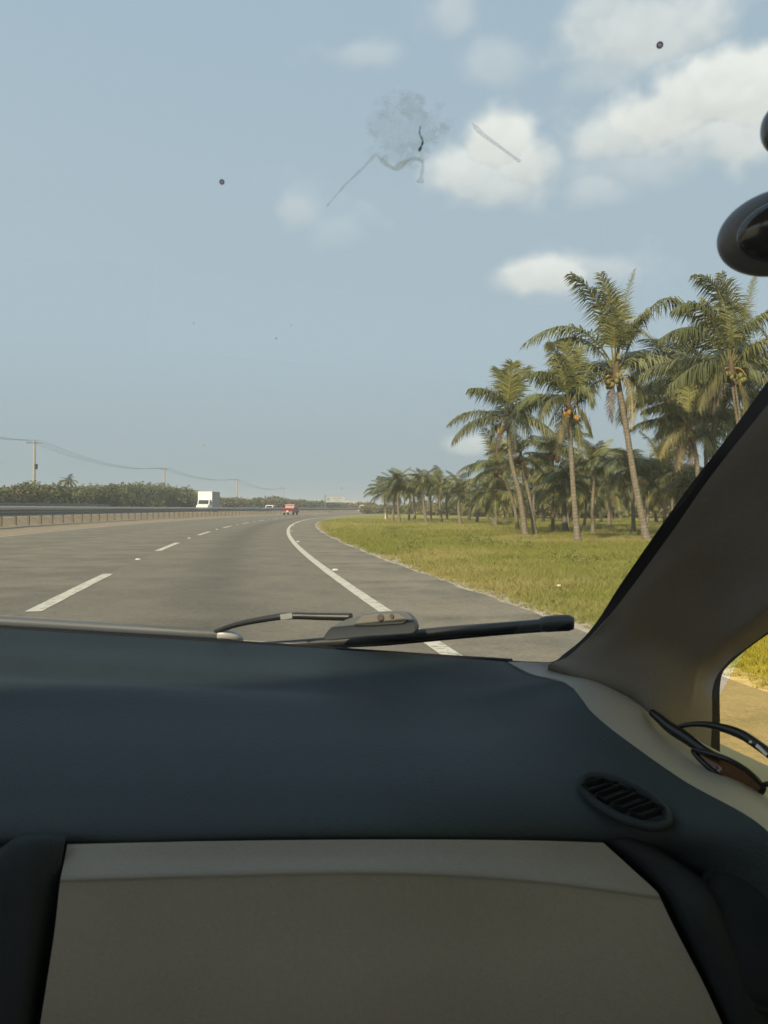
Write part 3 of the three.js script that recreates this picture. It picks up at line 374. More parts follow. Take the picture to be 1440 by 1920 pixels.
for (const [label, o] of [
  ['second slimmer trunk leaning beside the twin trunk palm, with a sparse low crown', { seed: 11, d: 31.5, base: [1004, 1004], top: [976, 856], mid: [992, 930], len: 1.6, r: .12, n: [1, 2, 2, 3, 3] }],
  ['dark crowned palm spreading left behind the twin trunks', { seed: 12, d: 37, base: [972, 998], top: [938, 880], mid: [962, 940], len: 2.1, r: .11, n: [3, 5, 6, 4, 1] }],
  ['palm with a thin whitish trunk right of the twin trunks', { seed: 13, d: 38, base: [1036, 1000], top: [1036, 850], len: 2.3, r: .11, n: [3, 6, 6, 6, 2] }],
  ['palm with a short thick dark trunk left of the straight pale trunk', { seed: 14, d: 36, base: [1060, 1000], top: [1056, 905], len: 2.0, r: .17, n: [2, 5, 5, 5, 3] }],
  ['small upright green palm between the straight pale trunk and the tallest palm', { seed: 15, d: 34, base: [1112, 1008], top: [1117, 876], len: 1.65, r: .11, n: [6, 5, 4, 3, 1] }],
  ['palm with a dark straight trunk just left of the tallest palm base', { seed: 16, d: 32, base: [1188, 1016], top: [1182, 880], len: 2.0, r: .11, n: [2, 5, 6, 5, 2] }],
  ['bushy palm with yellow lower fronds right of the tallest palm trunk', { seed: 17, d: 36, base: [1246, 1004], top: [1244, 890], len: 2.4, r: .12, n: [3, 6, 7, 6, 2] }],
  ['low palm in front of the pillar with wide spreading fronds', { seed: 18, d: 31, base: [1300, 1005], top: [1306, 920], len: 2.3, r: .13, n: [2, 6, 6, 5, 2] }],
  ['palm with a brown ragged crown high against the pillar', { seed: 19, d: 29, base: [1352, 1010], top: [1338, 735], len: 3.1, r: .14, n: [3, 5, 6, 5, 4] }],
  ['palm between the tallest palm and the pillar with a broad overlapping crown', { seed: 23, d: 35, base: [1276, 1000], top: [1266, 712], len: 3.6, r: .15, n: [4, 7, 7, 5, 3] }],
  ['palm deep in the right grove with a full dark crown', { seed: 24, d: 40, base: [1330, 1000], top: [1322, 800], len: 3.4, r: .14, n: [4, 7, 7, 6, 2] }],
  ['thin palm behind the straight pale trunk with a yellowing crown', { seed: 20, d: 42, base: [1094, 996], top: [1098, 920], len: 2.0, r: .1, n: [2, 5, 5, 5, 3] }],
  ['palm at the right edge partly hidden by the pillar top', { seed: 21, d: 30, base: [1480, 1010], top: [1462, 700], len: 3.1, r: .15, n: [4, 6, 6, 5, 2] }],
  ['palm behind the tallest palm trunk showing a rounded green crown', { seed: 22, d: 46, base: [1214, 990], top: [1210, 892], len: 2.4, r: .12, n: [4, 6, 6, 5, 1] }]]) palm(label, mids, o);
const far = 'far row of coconut palms beyond the grass';
{
  const r = rng(77), rows = [[726, 78, 918], [738, 66, 908], [752, 60, 903], [766, 70, 908], [780, 74, 914], [797, 58, 898], [810, 72, 906], [826, 62, 903], [840, 76, 918], [862, 56, 912], [880, 68, 928], [897, 60, 930], [914, 74, 924], [928, 56, 932], [948, 66, 936], [968, 72, 930], [1018, 62, 915], [1045, 70, 925], [1075, 58, 930], [1130, 60, 928], [1150, 72, 935], [1230, 60, 925], [1262, 54, 905], [1285, 66, 915], [1325, 52, 900], [1358, 60, 905], [1395, 55, 890], [1425, 62, 900]];
  const names = ['leftmost palm of the far row, next to the white marker post', 'second palm from the left in the far row', 'third palm from the left in the far row', 'fourth palm from the left in the far row', 'fifth palm from the left in the far row', 'far row palm with the tallest crown and a trunk forking low', 'palm just right of the tallest crown in the far row', 'eighth palm from the left in the far row', 'ninth palm from the left in the far row', 'far row palm with a dark upright trunk and rounded crown', 'short palm right of the rounded crown in the far row', 'low palm over the parked white car on its left', 'low palm right above the parked white car', 'low shaggy palm right of the parked white car', 'low palm just left of the leaning twin trunks', 'low palm directly behind the leaning twin trunks', 'far palm between the twin trunks and the thin whitish trunk', 'far palm behind the short thick dark trunk', 'far palm behind the straight pale trunk', 'far palm seen between the small upright palm and the tallest trunk', 'far palm low behind the dark straight trunk', 'far palm just right of the tallest palm base', 'far palm under the bushy yellow palm', 'far palm right of the bushy yellow palm', 'far palm low against the pillar', 'far palm behind the pillar, lower of two', 'far palm behind the pillar at the grove end', 'rightmost far palm behind the pillar'];
  rows.forEach(([px, d, py], i) => { const p = { seed: 200 + i, d, base: [px + 6 * (r() - .5), 0], top: [px + 12 * (r() - .5), py + 6], len: (px < 960 ? 1.65 : 2.1) * (.9 + .25 * r()) * d / 60, r: .12 + .04 * r(), n: [4, 6, 6, 5, 2], plain: true }; palm(names[i], far, p); });
  for (let k = 0; k < 5; k++) { const px = 925 + 72 * k + 14 * (r() - .5), d = 44 + 26 * r(); palm(`${['first', 'second', 'third', 'fourth', 'fifth', 'sixth', 'seventh', 'eighth', 'ninth', 'tenth', 'eleventh', 'twelfth', 'thirteenth', 'fourteenth', 'fifteenth', 'sixteenth'][k]} palm from the left in the thick grove behind the near trunks`, 'palms filling the grove behind the near trunks', { seed: 400 + k, d, base: [px + 8 * (r() - .5), 0], top: [px, 880 + 46 * r()], len: 2.3 * (.9 + .3 * r()), r: .13, n: [3, 6, 7, 6, 3], plain: true }); }
  palm('lone palm crown rising above the scrub at far left', undefined, { seed: 300, d: 135, base: [126, 0], top: [128, 903], len: 2.0, r: .16, n: [3, 5, 6, 5, 0], plain: true });
}

// ---------------------------------------------------------------- the car we sit in
const fwdV = V(Math.sin(TH), 0, -Math.cos(TH)), rightV = V(Math.cos(TH), 0, Math.sin(TH));
const CF = (lat, h, f) => V(0, EYE + h, 0).addScaledVector(rightV, lat).addScaledVector(fwdV, f);   // right of the lens, above it, ahead of it, along the car
const car = thing('cabin_car', 'car cabin seen from the passenger seat: navy dashboard, beige trim, windshield and pillar', 'car');
const crInterp = (p, u) => p.length === 2 ? p[0].clone().lerp(p[1], u) : new THREE.CatmullRomCurve3(p, false, 'centripetal').getPoint(u);
const toV = p => Array.isArray(p) ? P(...p) : p;
function sheet(rows, nu, nv, thick = .006, want = false) {         // smooth panel through rows of points, with a real thickness behind it
  const R = rows.map(r => r.map(toV)), grid = [];
  const across = R.map(r => { const o = []; for (let i = 0; i <= nu; i++) o.push(crInterp(r, i / nu)); return o; }); for (let j = 0; j <= nv; j++) grid.push([]);
  for (let i = 0; i <= nu; i++) { const col = across.map(r => r[i]); for (let j = 0; j <= nv; j++) grid[j].push(crInterp(col, j / nv)); }
  const nrm = (i, j) => { const a = grid[j][Math.min(nu, i + 1)].clone().sub(grid[j][Math.max(0, i - 1)]), b = grid[Math.min(nv, j + 1)][i].clone().sub(grid[Math.max(0, j - 1)][i]); const n = a.cross(b); if (n.lengthSq() < 1e-16) n.set(0, 1, 0); n.normalize(); if (n.dot(camera.position.clone().sub(grid[j][i])) < 0) n.negate(); return n; };
  let lenU = 0, lenV = 0; for (let i = 0; i < nu; i++) lenU += grid[nv >> 1][i].distanceTo(grid[nv >> 1][i + 1]); for (let j = 0; j < nv; j++) lenV += grid[j][nu >> 1].distanceTo(grid[j + 1][nu >> 1]);
  const pos = [], uv = [], idx = [], nor = []; const W = nu + 1, N = W * (nv + 1); let ref = null;
  const normals = grid.map((r, j) => r.map((_, i) => nrm(i, j)));
  for (const back of [0, 1]) for (let j = 0; j <= nv; j++) for (let i = 0; i <= nu; i++) { const p = grid[j][i].clone(); if (back) p.addScaledVector(normals[j][i], -thick); pos.push(p.x, p.y, p.z); const n = normals[j][i], k = back ? -1 : 1; nor.push(n.x * k, n.y * k, n.z * k); uv.push(i / nu * lenU, j / nv * lenV); }
  const flip = grid[0][1].clone().sub(grid[0][0]).cross(grid[1][0].clone().sub(grid[0][0])).dot(normals[0][0]) < 0;
  const quad = (a, b, c, d) => flip ? idx.push(a, c, b, b, c, d) : idx.push(a, b, c, b, d, c);
  for (let j = 0; j < nv; j++) for (let i = 0; i < nu; i++) { const a = j * W + i; quad(a, a + 1, a + W, a + W + 1); quad(N + a + 1, N + a, N + a + W + 1, N + a + W); }
  const rim = (a, b) => { const o = pos.length / 3; for (const k of [a, b, N + a, N + b]) { pos.push(pos[k * 3], pos[k * 3 + 1], pos[k * 3 + 2]); uv.push(0, 0); nor.push(0, 0, 0); } const v = k => V(pos[(o + k) * 3], pos[(o + k) * 3 + 1], pos[(o + k) * 3 + 2]), n = v(1).sub(v(0)).cross(v(2).sub(v(0))).normalize(); for (let k = 0; k < 4; k++) { nor[(o + k) * 3] = n.x; nor[(o + k) * 3 + 1] = n.y; nor[(o + k) * 3 + 2] = n.z; } idx.push(o, o + 1, o + 2, o + 1, o + 3, o + 2); };
  for (let i = 0; i < nu; i++) { rim(i + 1, i); rim(nv * W + i, nv * W + i + 1); } for (let j = 0; j < nv; j++) { rim(j * W, (j + 1) * W); rim((j + 1) * W + nu, j * W + nu); }
  const g = new THREE.BufferGeometry(); g.setAttribute('position', new THREE.Float32BufferAttribute(pos, 3)); g.setAttribute('normal', new THREE.Float32BufferAttribute(nor, 3)); g.setAttribute('uv', new THREE.Float32BufferAttribute(uv, 2)); g.setIndex(idx);
  if (want) return { g, grid, normals }; return g;
}
function nearest(sf, px, py) {                                    // the panel's point and normal seen at a pixel
  let best = 1e9, at; const v = V(); sf.grid.forEach((r, j) => r.forEach((p, i) => { v.copy(p).sub(camera.position).applyAxisAngle(V(1, 0, 0), -PITCH); const x = 720 - v.x / v.z * FOC, y = 960 + v.y / v.z * FOC, d = (x - px) ** 2 + (y - py) ** 2; if (d < best) { best = d; at = [i, j]; } }));
  const p = sf.grid[at[1]][at[0]].clone(), n = sf.normals[at[1]][at[0]].clone(); const dir = dirOf(px, py), t = p.clone().sub(camera.position).dot(n) / dir.dot(n); return { p: camera.position.clone().addScaledVector(dir, t), n };
}
const leather = tex(512, (u, v, x, y) => .5 + .35 * (fbm(u * 70, v * 70, 3, 70) - .5) + .15 * (hash(x, y) - .5), false, 9, 9);
const dustMap = (c, seed, amt) => tex(512, (u, v, x, y) => { const k = 1 + amt * (fbm(u * 5 + seed, v * 5, 6, 5) - .5) + .10 * (hash(x + seed, y) - .5); return [c[0] * k, c[1] * k, c[2] * k]; }, false, .9, .9);
const navy = phys([1, 1, 1], .5, { map: dustMap([.023, .032, .034], 3, .5), bumpMap: leather, bumpScale: .0012, specularIntensity: .8 });
const navyDark = phys([1, 1, 1], .66, { map: dustMap([.020, .024, .025], 9, .4), bumpMap: leather, bumpScale: .0012, specularIntensity: .5 });
const beige = mat([1, 1, 1], .72, { map: dustMap([.305, .288, .262], 5, .3), bumpMap: leather, bumpScale: .0009 });
const beigeCloth = mat([1, 1, 1], .85, { map: dustMap([.19, .172, .15], 7, .2), bumpMap: leather, bumpScale: .0006 });
const lidMat = mat([1, 1, 1], .7, { map: dustMap([.245, .218, .178], 13, .4), bumpMap: leather, bumpScale: .0009 });
const rubber = mat([.010, .010, .010], .75);
// dashboard
const dashRows = [
  [[-900, 1130, .98], [-200, 1166, 1.05], [200, 1191, 1.09], [560, 1213, 1.09], [800, 1230, 1.06], [956, 1241, 1.02]],
  [[-900, 1158, .955], [-200, 1192, 1.02], [200, 1215, 1.055], [560, 1236, 1.055], [830, 1250, 1.03], [985, 1256, .99]],
  [[-900, 1185, .93], [-200, 1222, .985], [200, 1244, 1.01], [560, 1266, 1.01], [860, 1284, .985], [1020, 1270, .955]],
  [[-900, 1216, .90], [-200, 1252, .955], [200, 1274, .98], [560, 1294, .98], [865, 1306, .957], [1040, 1276, .94]],
  [[-900, 1235, .87], [-200, 1266, .925], [200, 1286, .95], [560, 1309, .95], [880, 1330, .93], [1068, 1284, .925]],
  [[-900, 1310, .83], [-200, 1325, .885], [200, 1340, .90], [560, 1352, .90], [920, 1360, .89], [1092, 1316, .885]],
  [[-900, 1400, .79], [-200, 1402, .83], [200, 1408, .842], [560, 1412, .842], [960, 1404, .838], [1128, 1352, .853]],
  [[-900, 1490, .75], [-200, 1494, .78], [200, 1496, .785], [560, 1494, .785], [1010, 1482, .778], [1275, 1459, .765]],
  [[-900, 1555, .735], [-200, 1562, .75], [125, 1577, .75], [600, 1569, .752], [1129, 1574, .742], [1440, 1559, .675]],
  [[-900, 1590, .75], [-200, 1598, .765], [125, 1604, .765], [600, 1592, .768], [1150, 1604, .755], [1500, 1650, .65]],
  [[-900, 1640, .78], [-200, 1650, .795], [125, 1650, .795], [600, 1640, .795], [1200, 1660, .765], [1530, 1780, .635]],
  [[-900, 1700, .79], [-200, 1710, .80], [125, 1710, .80], [600, 1700, .80], [1240, 1760, .765], [1600, 2000, .63]]];
const dash = sheet(dashRows, 90, 90, .012, true);
obj('dashboard', dash.g, navy, car).userData.label = 'dark navy padded dashboard top';
obj('dash_fascia', sheet([[[-900, 1575, .775], [-100, 1575, .785], [600, 1575, .785], [1150, 1580, .78], [1700, 1620, .72]], [[-900, 1800, .76], [-100, 1800, .765], [600, 1800, .765], [1150, 1800, .76], [1700, 1850, .70]], [[-900, 2300, .74], [-100, 2300, .74], [600, 2300, .74], [1150, 2300, .74], [1700, 2300, .69]]], 20, 20, .01), navyDark, car);
// glove box lid: top slope, raised crease, main face
const lid = sheet([
  [[126, 1583, .735], [400, 1577, .738], [720, 1574, .74], [1000, 1576, .737], [1131, 1580, .733]],
  [[121, 1612, .722], [400, 1606, .727], [720, 1603, .728], [1000, 1611, .725], [1186, 1630, .716]],
  [[114, 1644, .7045], [400, 1635, .7105], [720, 1630, .7125], [1000, 1645, .7095], [1234, 1675, .6965]],
  [[113, 1650, .702], [400, 1641, .708], [720, 1636, .710], [1000, 1651, .707], [1237, 1681, .694]],
  [[112, 1657, .7015], [400, 1648, .7075], [720, 1643, .7095], [1000, 1658, .7065], [1240, 1688, .6935]],
  [[103, 1740, .69], [400, 1742, .697], [720, 1744, .699], [1000, 1750, .695], [1269, 1748, .683]],
  [[88, 1840, .678], [400, 1842, .685], [720, 1844, .686], [1000, 1850, .682], [1318, 1842, .668]],
  [[70, 1960, .668], [400, 1962, .674], [720, 1964, .675], [1000, 1966, .671], [1372, 1960, .655]],
  [[40, 2250, .66], [400, 2250, .664], [720, 2250, .665], [1000, 2250, .66], [1500, 2250, .645]]], 60, 110, .003);
obj('glove_box_lid', lid, lidMat, car).userData.label = 'greyish beige glove box lid with a raised crease';
obj('centre_console_edge', sheet([
  [[-420, 1612, .75], [-60, 1612, .745], [0, 1590, .74], [30, 1570, .735], [75, 1563, .735], [124, 1564, .742]],
  [[-420, 1625, .715], [-60, 1625, .715], [0, 1606, .712], [28, 1588, .712], [72, 1580, .714], [121, 1584, .725]],
  [[-420, 1750, .69], [-60, 1750, .69], [0, 1740, .688], [26, 1735, .688], [60, 1730, .69], [98, 1730, .705]],
  [[-420, 1960, .665], [-60, 1960, .665], [0, 1960, .663], [20, 1960, .663], [40, 1960, .665], [64, 1960, .685]],
  [[-420, 2250, .65], [-60, 2250, .65], [0, 2250, .65], [10, 2250, .65], [20, 2250, .65], [34, 2250, .675]]], 40, 30, .012), navyDark, car);
obj('glove_box_surround', sheet([
  [[1136, 1576, .742], [1160, 1574, .735], [1190, 1572, .733], [1224, 1580, .735], [1230, 1584, .76]],
  [[1204, 1641, .725], [1216, 1626, .712], [1238, 1612, .708], [1260, 1611, .712], [1272, 1616, .75]],
  [[1242, 1682, .71], [1256, 1668, .694], [1284, 1655, .69], [1311, 1650, .694], [1326, 1655, .74]],
  [[1268, 1728, .698], [1284, 1714, .68], [1312, 1696, .675], [1338, 1685, .68], [1354, 1690, .73]],
  [[1302, 1802, .688], [1322, 1790, .668], [1350, 1770, .662], [1372, 1752, .668], [1388, 1760, .72]],
  [[1354, 1918, .675], [1374, 1908, .655], [1402, 1890, .65], [1432, 1870, .655], [1450, 1880, .71]],
  [[1480, 2200, .65], [1505, 2195, .635], [1540, 2180, .63], [1570, 2170, .64], [1590, 2180, .69]]], 24, 70, .008), navyDark, car);
{ const c = P(1436, 1746, .672), g = sub('round_end_cover', car); g.position.copy(c); g.lookAt(camera.position); obj('cover_rim', new THREE.TorusGeometry(.057, .0045, 12, 56), navyDark, g); obj('cover_dome', new THREE.SphereGeometry(.056, 40, 20, 0, 6.2832, 0, Math.PI / 2).rotateX(Math.PI / 2).scale(1, 1, .35), navyDark, g); }
// beige end trim between dashboard, pillar and door
const ledge = sheet([
  [[952, 1241, 1.018], [978, 1241, 1.01], [1004, 1242, 1.0], [1030, 1243, .99], [1064, 1237, 1.030]],
  [[999, 1264, .968], [1030, 1263, .968], [1060, 1264, .968], [1087, 1269, .965], [1121, 1263, 1.005]],
  [[1062, 1281, .928], [1090, 1279, .935], [1122, 1281, .94], [1150, 1291, .94], [1184, 1285, 0.980]],
  [[1122, 1349, .860], [1150, 1338, .88], [1180, 1330, .90], [1207, 1330, .915], [1241, 1324, 0.955]],
  [[1190, 1399, .820], [1210, 1388, .845], [1228, 1378, .87], [1244, 1374, .888], [1278, 1368, 0.928]],
  [[1273, 1459, .772], [1292, 1446, .80], [1312, 1434, .825], [1331, 1425, .845], [1365, 1419, 0.885]],
  [[1348, 1504, .728], [1364, 1488, .755], [1378, 1474, .78], [1392, 1466, .80], [1426, 1460, 0.840]],
  [[1440, 1560, .682], [1440, 1538, .71], [1440, 1520, .74], [1441, 1504, .765], [1475, 1498, 0.805]],
  [[1720, 1760, .54], [1720, 1720, .57], [1720, 1690, .60], [1720, 1660, .62], [1754, 1654, 0.660]]], 16, 70, .01, true);
obj('dash_end_trim', ledge.g, beige, car).userData.label = 'beige plastic ledge between dashboard and pillar';
// windshield pillar trim
obj('pillar_trim', sheet([
  [[1029, 1264, .99], [1108, 1300, .972], [1186, 1330, .95], [1222, 1380, .935], [1258, 1425, .93], [1272, 1436, .93], [1331, 1466, .935]],
  [[1029, 1246, .972], [1110, 1279, .948], [1188, 1305, .925], [1226, 1354, .912], [1262, 1400, .912], [1274, 1410, .914], [1331, 1440, .922]],
  [[1060, 1234, .966], [1130, 1242, .938], [1205, 1262, .915], [1250, 1290, .91], [1292, 1325, .918], [1302, 1332, .924], [1335, 1350, .943]],
  [[1096, 1203, .95], [1160, 1202, .917], [1225, 1210, .905], [1272, 1230, .902], [1306, 1253, .904], [1314, 1264, .914], [1338, 1283, .945]],
  [[1135, 1164, .915], [1200, 1142, .88], [1265, 1148, .865], [1315, 1175, .862], [1347, 1208, .866], [1352, 1220, .876], [1363, 1243, .915]],
  [[1187, 1097, .87], [1260, 1070, .832], [1325, 1080, .82], [1370, 1118, .818], [1395, 1169, .82], [1398, 1184, .832], [1402, 1213, .875]],
  [[1256, 1003, .81], [1330, 980, .775], [1385, 1010, .762], [1425, 1065, .765], [1447, 1130, .774], [1448, 1147, .788], [1447, 1180, .835]],
  [[1332, 894, .745], [1400, 880, .712], [1460, 915, .70], [1505, 985, .70], [1540, 1066, .71], [1541, 1084, .723], [1542, 1115, .77]],
  [[1440, 758, .66], [1500, 750, .632], [1560, 800, .62], [1610, 890, .62], [1640, 996, .63], [1641, 1014, .643], [1642, 1040, .69]],
  [[1600, 560, .55], [1660, 560, .53], [1720, 620, .52], [1770, 730, .52], [1800, 866, .53], [1801, 884, .543], [1802, 910, .58]]], 72, 76, .002), beigeCloth, car).userData.label = 'beige windshield pillar trim with a narrow edge along the side window';
obj('windshield_seal', sheet([
  [[948, 1238, 1.022], [1000, 1240.5, 1.012], [1038, 1240, 1.0], [1060, 1224, .988], [1090, 1200, .967], [1120, 1164, .938], [1160, 1101, .893], [1229, 1001, .828], [1296, 907, .773], [1350, 838, .728], [1440, 714, .668], [1600, 500, .573]],
  [[946, 1247, 1.018], [1000, 1250, 1.004], [1035, 1249, .994], [1062, 1238, .978], [1102, 1208, .954], [1140, 1169, .92], [1192, 1100, .875], [1262, 1004, .815], [1337, 897, .75], [1388, 835, .705], [1446, 760, .665], [1615, 560, .555]]], 80, 4, .008), rubber, car);
obj('windshield_base_seal', tube([[-880, 1130, .985], [-200, 1166, 1.056], [200, 1191, 1.096], [560, 1213, 1.096], [800, 1230, 1.066], [960, 1240, 1.026]].map(p => P(...p)), .0035, 60, 8), rubber, car);
obj('side_window_seal', sheet([
  [[1329, 1470, .932], [1332, 1400, .938], [1334, 1350, .945], [1336, 1283, .945], [1343, 1264, .938], [1358, 1245, .925], [1387, 1220, .90], [1440, 1179, .85], [1640, 1038, .695]],
  [[1350, 1470, .936], [1350, 1400, .942], [1350, 1350, .949], [1350, 1290, .949], [1355, 1262, .942], [1369, 1245, .929], [1408, 1212, .89], [1442, 1188, .855], [1642, 1050, .70]]], 60, 4, .008), rubber, car);
// windshield glass
const shieldMat = phys([.585, .602, .58], 0.0, { transmission: 1, thickness: 0, ior: 1.45, side: THREE.DoubleSide });
const shield = sheet([
  [CF(-1.2, -.13, .86), P(-900, 1120, 1.0), P(-200, 1158, 1.075), P(200, 1184, 1.115), P(560, 1207, 1.115), P(800, 1226, 1.085), P(956, 1239, 1.05), P(1066, 1246, 1.03)],
  [CF(-1.1, .26, .26), CF(-.85, .295, .32), CF(-.55, .31, .36), CF(-.28, .315, .37), CF(-.02, .315, .37), CF(.2, .315, .36), CF(.38, .315, .345), CF(.52, .315, .325)]], 90, 60, .0004, true);
{ const g = new THREE.BufferGeometry(), nu = 90, nv = 60, pos = [], idx = [], uv = []; shield.grid.forEach((r, j) => r.forEach((p, i) => { pos.push(p.x, p.y, p.z); uv.push(i / nu, j / nv); })); for (let j = 0; j < nv; j++) for (let i = 0; i < nu; i++) { const a = j * (nu + 1) + i; idx.push(a, a + 1, a + nu + 1, a + 1, a + nu + 2, a + nu + 1); } g.setAttribute('position', new THREE.Float32BufferAttribute(pos, 3)); g.setAttribute('uv', new THREE.Float32BufferAttribute(uv, 2)); g.setIndex(idx); g.computeVertexNormals(); shield.mesh = obj('windshield', g, shieldMat, car); shield.mesh.userData.label = 'lightly tinted windshield with a dried bird dropping smear'; }
{ const g = new THREE.BufferGeometry(), q = [CF(.60, -.36, .97), CF(.60, -.36, -.62), CF(.50, .29, -.62), CF(.50, .29, .36)]; g.setAttribute('position', new THREE.Float32BufferAttribute(q.flatMap(p => [p.x, p.y, p.z]), 3)); g.setAttribute('uv', new THREE.Float32BufferAttribute([0, 0, 1, 0, 1, 1, 0, 1], 2)); g.setIndex([0, 1, 2, 0, 2, 3]); g.computeVertexNormals(); obj('side_window', g, phys([1, .83, .42], 0, { transmission: 1, thickness: 0, ior: 1.45, side: THREE.DoubleSide }), car).userData.label = 'passenger side window, pane coloured yellow for a warm glow'; }  // yellow pane colour put in to give the view a warm glow
// marks on the glass
{
  const smear = phys([1, 1, 1], 1, { transmission: .75, thickness: 0, specularIntensity: 0, map: tex(256, (u, v) => { const x = u * 2 - 1, y = v * 2 - 1, ang = Math.atan2(y, x), n = fbm(u * 5 + 3, v * 5, 5), n2 = fbm(u * 14 + 9, v * 14 + 4, 4), rr = Math.hypot(x * 1.0, y * 1.05) + 1.1 * (n - .5), ring = Math.exp(-(((rr - .55) / .16) ** 2)) * smooth(.35, .7, n2), fill = smooth(.85, .35, rr); const a = Math.min(.6, .38 * ring + .32 * fill * (.5 + .6 * n2)) * smooth(1, .75, Math.hypot(x, y)); return [lerp(.74, .95, n2), lerp(.74, .92, n2), lerp(.74, .82, n2), Math.hypot(x, y) > .97 ? 0 : a]; }), transparent: true, depthWrite: false, side: THREE.DoubleSide });
  { const c = nearest(shield, 763, 248), up = nearest(shield, 763, 160).p.sub(nearest(shield, 763, 336).p), wide = nearest(shield, 862, 248).p.sub(nearest(shield, 664, 248).p), ex = wide.clone().normalize(), ey = c.n.clone().cross(ex).normalize(), s = smear, g = new THREE.CircleGeometry(1, 40), a = g.attributes.position, uv = g.attributes.uv, t = .6;
    for (let k = 0; k < a.count; k++) { const x = a.getX(k), y = a.getY(k), p = c.p.clone().addScaledVector(ex, x * wide.length() / 2).addScaledVector(ey, y * up.length() / 2).addScaledVector(c.n, -.0014); uv.setXY(k, .5 + .5 * (x * Math.cos(t) - y * Math.sin(t)), .5 + .5 * (x * Math.sin(t) + y * Math.cos(t))); a.setXYZ(k, p.x, p.y, p.z); }
    g.computeVertexNormals(); obj('dropping_smear', g, smear, shield.mesh).userData.label = 'pale dried bird dropping smear'; }
  const onG = (px, py, o = -.0015) => { const q = nearest(shield, px, py); return q.p.addScaledVector(q.n, o); };
  const flat = (name, pts, w, m) => { const q = pts.map(([x, y]) => onG(x, y)); const n = nearest(shield, ...pts[0]).n; const g = taperTube(q, t => w(t), 30, 6); const a = g.attributes.position, c = q[0]; for (let i = 0; i < a.count; i++) { const v = V(a.getX(i), a.getY(i), a.getZ(i)), h = v.clone().sub(c).dot(n); v.addScaledVector(n, -h * .7 + .0); a.setXYZ(i, v.x, v.y, v.z); } g.computeVertexNormals(); obj(name, g, m, shield.mesh); };
  const stain = phys([.84, .83, .80], 1, { transmission: .75, thickness: 0, specularIntensity: 0, transparent: true, opacity: .24 }), stainY = phys([.95, .88, .68], 1, { transmission: .7, thickness: 0, specularIntensity: 0, transparent: true, opacity: .35 }), crust = mat([.09, .085, .08], .9);
  flat('drip_streak', [[708, 288], [680, 318], [645, 352], [612, 390]], t => lerp(.0011, .0005, t) * (1 + .3 * Math.sin(t * 21)) * smooth(0, .06, t), stain);
  flat('drip_streak', [[885, 232], [903, 252], [938, 278], [976, 306]], t => lerp(.0016, .0009, Math.min(1, t * 1.6)) * smooth(-.02, .12, t) * (1 + .3 * Math.exp(-(((t - .97) / .05) ** 2))), stain);
  flat('drip_streak', [[793, 300], [792, 322], [788, 345]], t => lerp(.001, .0012, t) * (1 + 1.1 * Math.exp(-(((t - .95) / .12) ** 2))), stain);
  flat('drip_edge', [[706, 292], [722, 308], [742, 318], [760, 306], [782, 300], [796, 310]], t => .0012 * (1 + 1.1 * Math.sin(t * 9) ** 2) * Math.sin(Math.PI * Math.min(1, t * .96 + .04)), stainY);
  flat('crust_line', [[789, 238], [787, 252], [793, 268], [786, 286]], t => .00012 + .0005 * t * t * (1 + .6 * Math.sin(t * 30)) + .0003 * Math.sin(t * 47) ** 2, crust);
  const chipPaint = [mat([.16, .08, .13], .6), phys([.95, .85, .9], 1, { transmission: .8, thickness: 0 }), mat([.3, .31, .32], .9)];
  for (const [x, y, s] of [[416, 343, 4.2], [1238, 86, 5], [363, 608, 1.5], [546, 611, 1.3], [518, 636, 2.2], [640, 917, 2], [383, 837, 1.6]]) {
    const q = nearest(shield, x, y), r = q.p.distanceTo(camera.position) / FOC * s, o = obj('glass_chip', s > 4 ? new THREE.TorusGeometry(r * .8, r * .24, 6, 18).scale(1, 1, .3) : new THREE.CylinderGeometry(r * .8, r * .8, .0004, 9).rotateX(Math.PI / 2), chipPaint[s > 4 ? 0 : 2], shield.mesh);
    o.position.copy(q.p).addScaledVector(q.n, -.001); o.lookAt(camera.position); if (s > 4) { const c = obj('glass_chip', new THREE.CylinderGeometry(r * .58, r * .58, .0003, 12).rotateX(Math.PI / 2), chipPaint[1], shield.mesh); c.position.copy(o.position); c.quaternion.copy(o.quaternion); } }
}
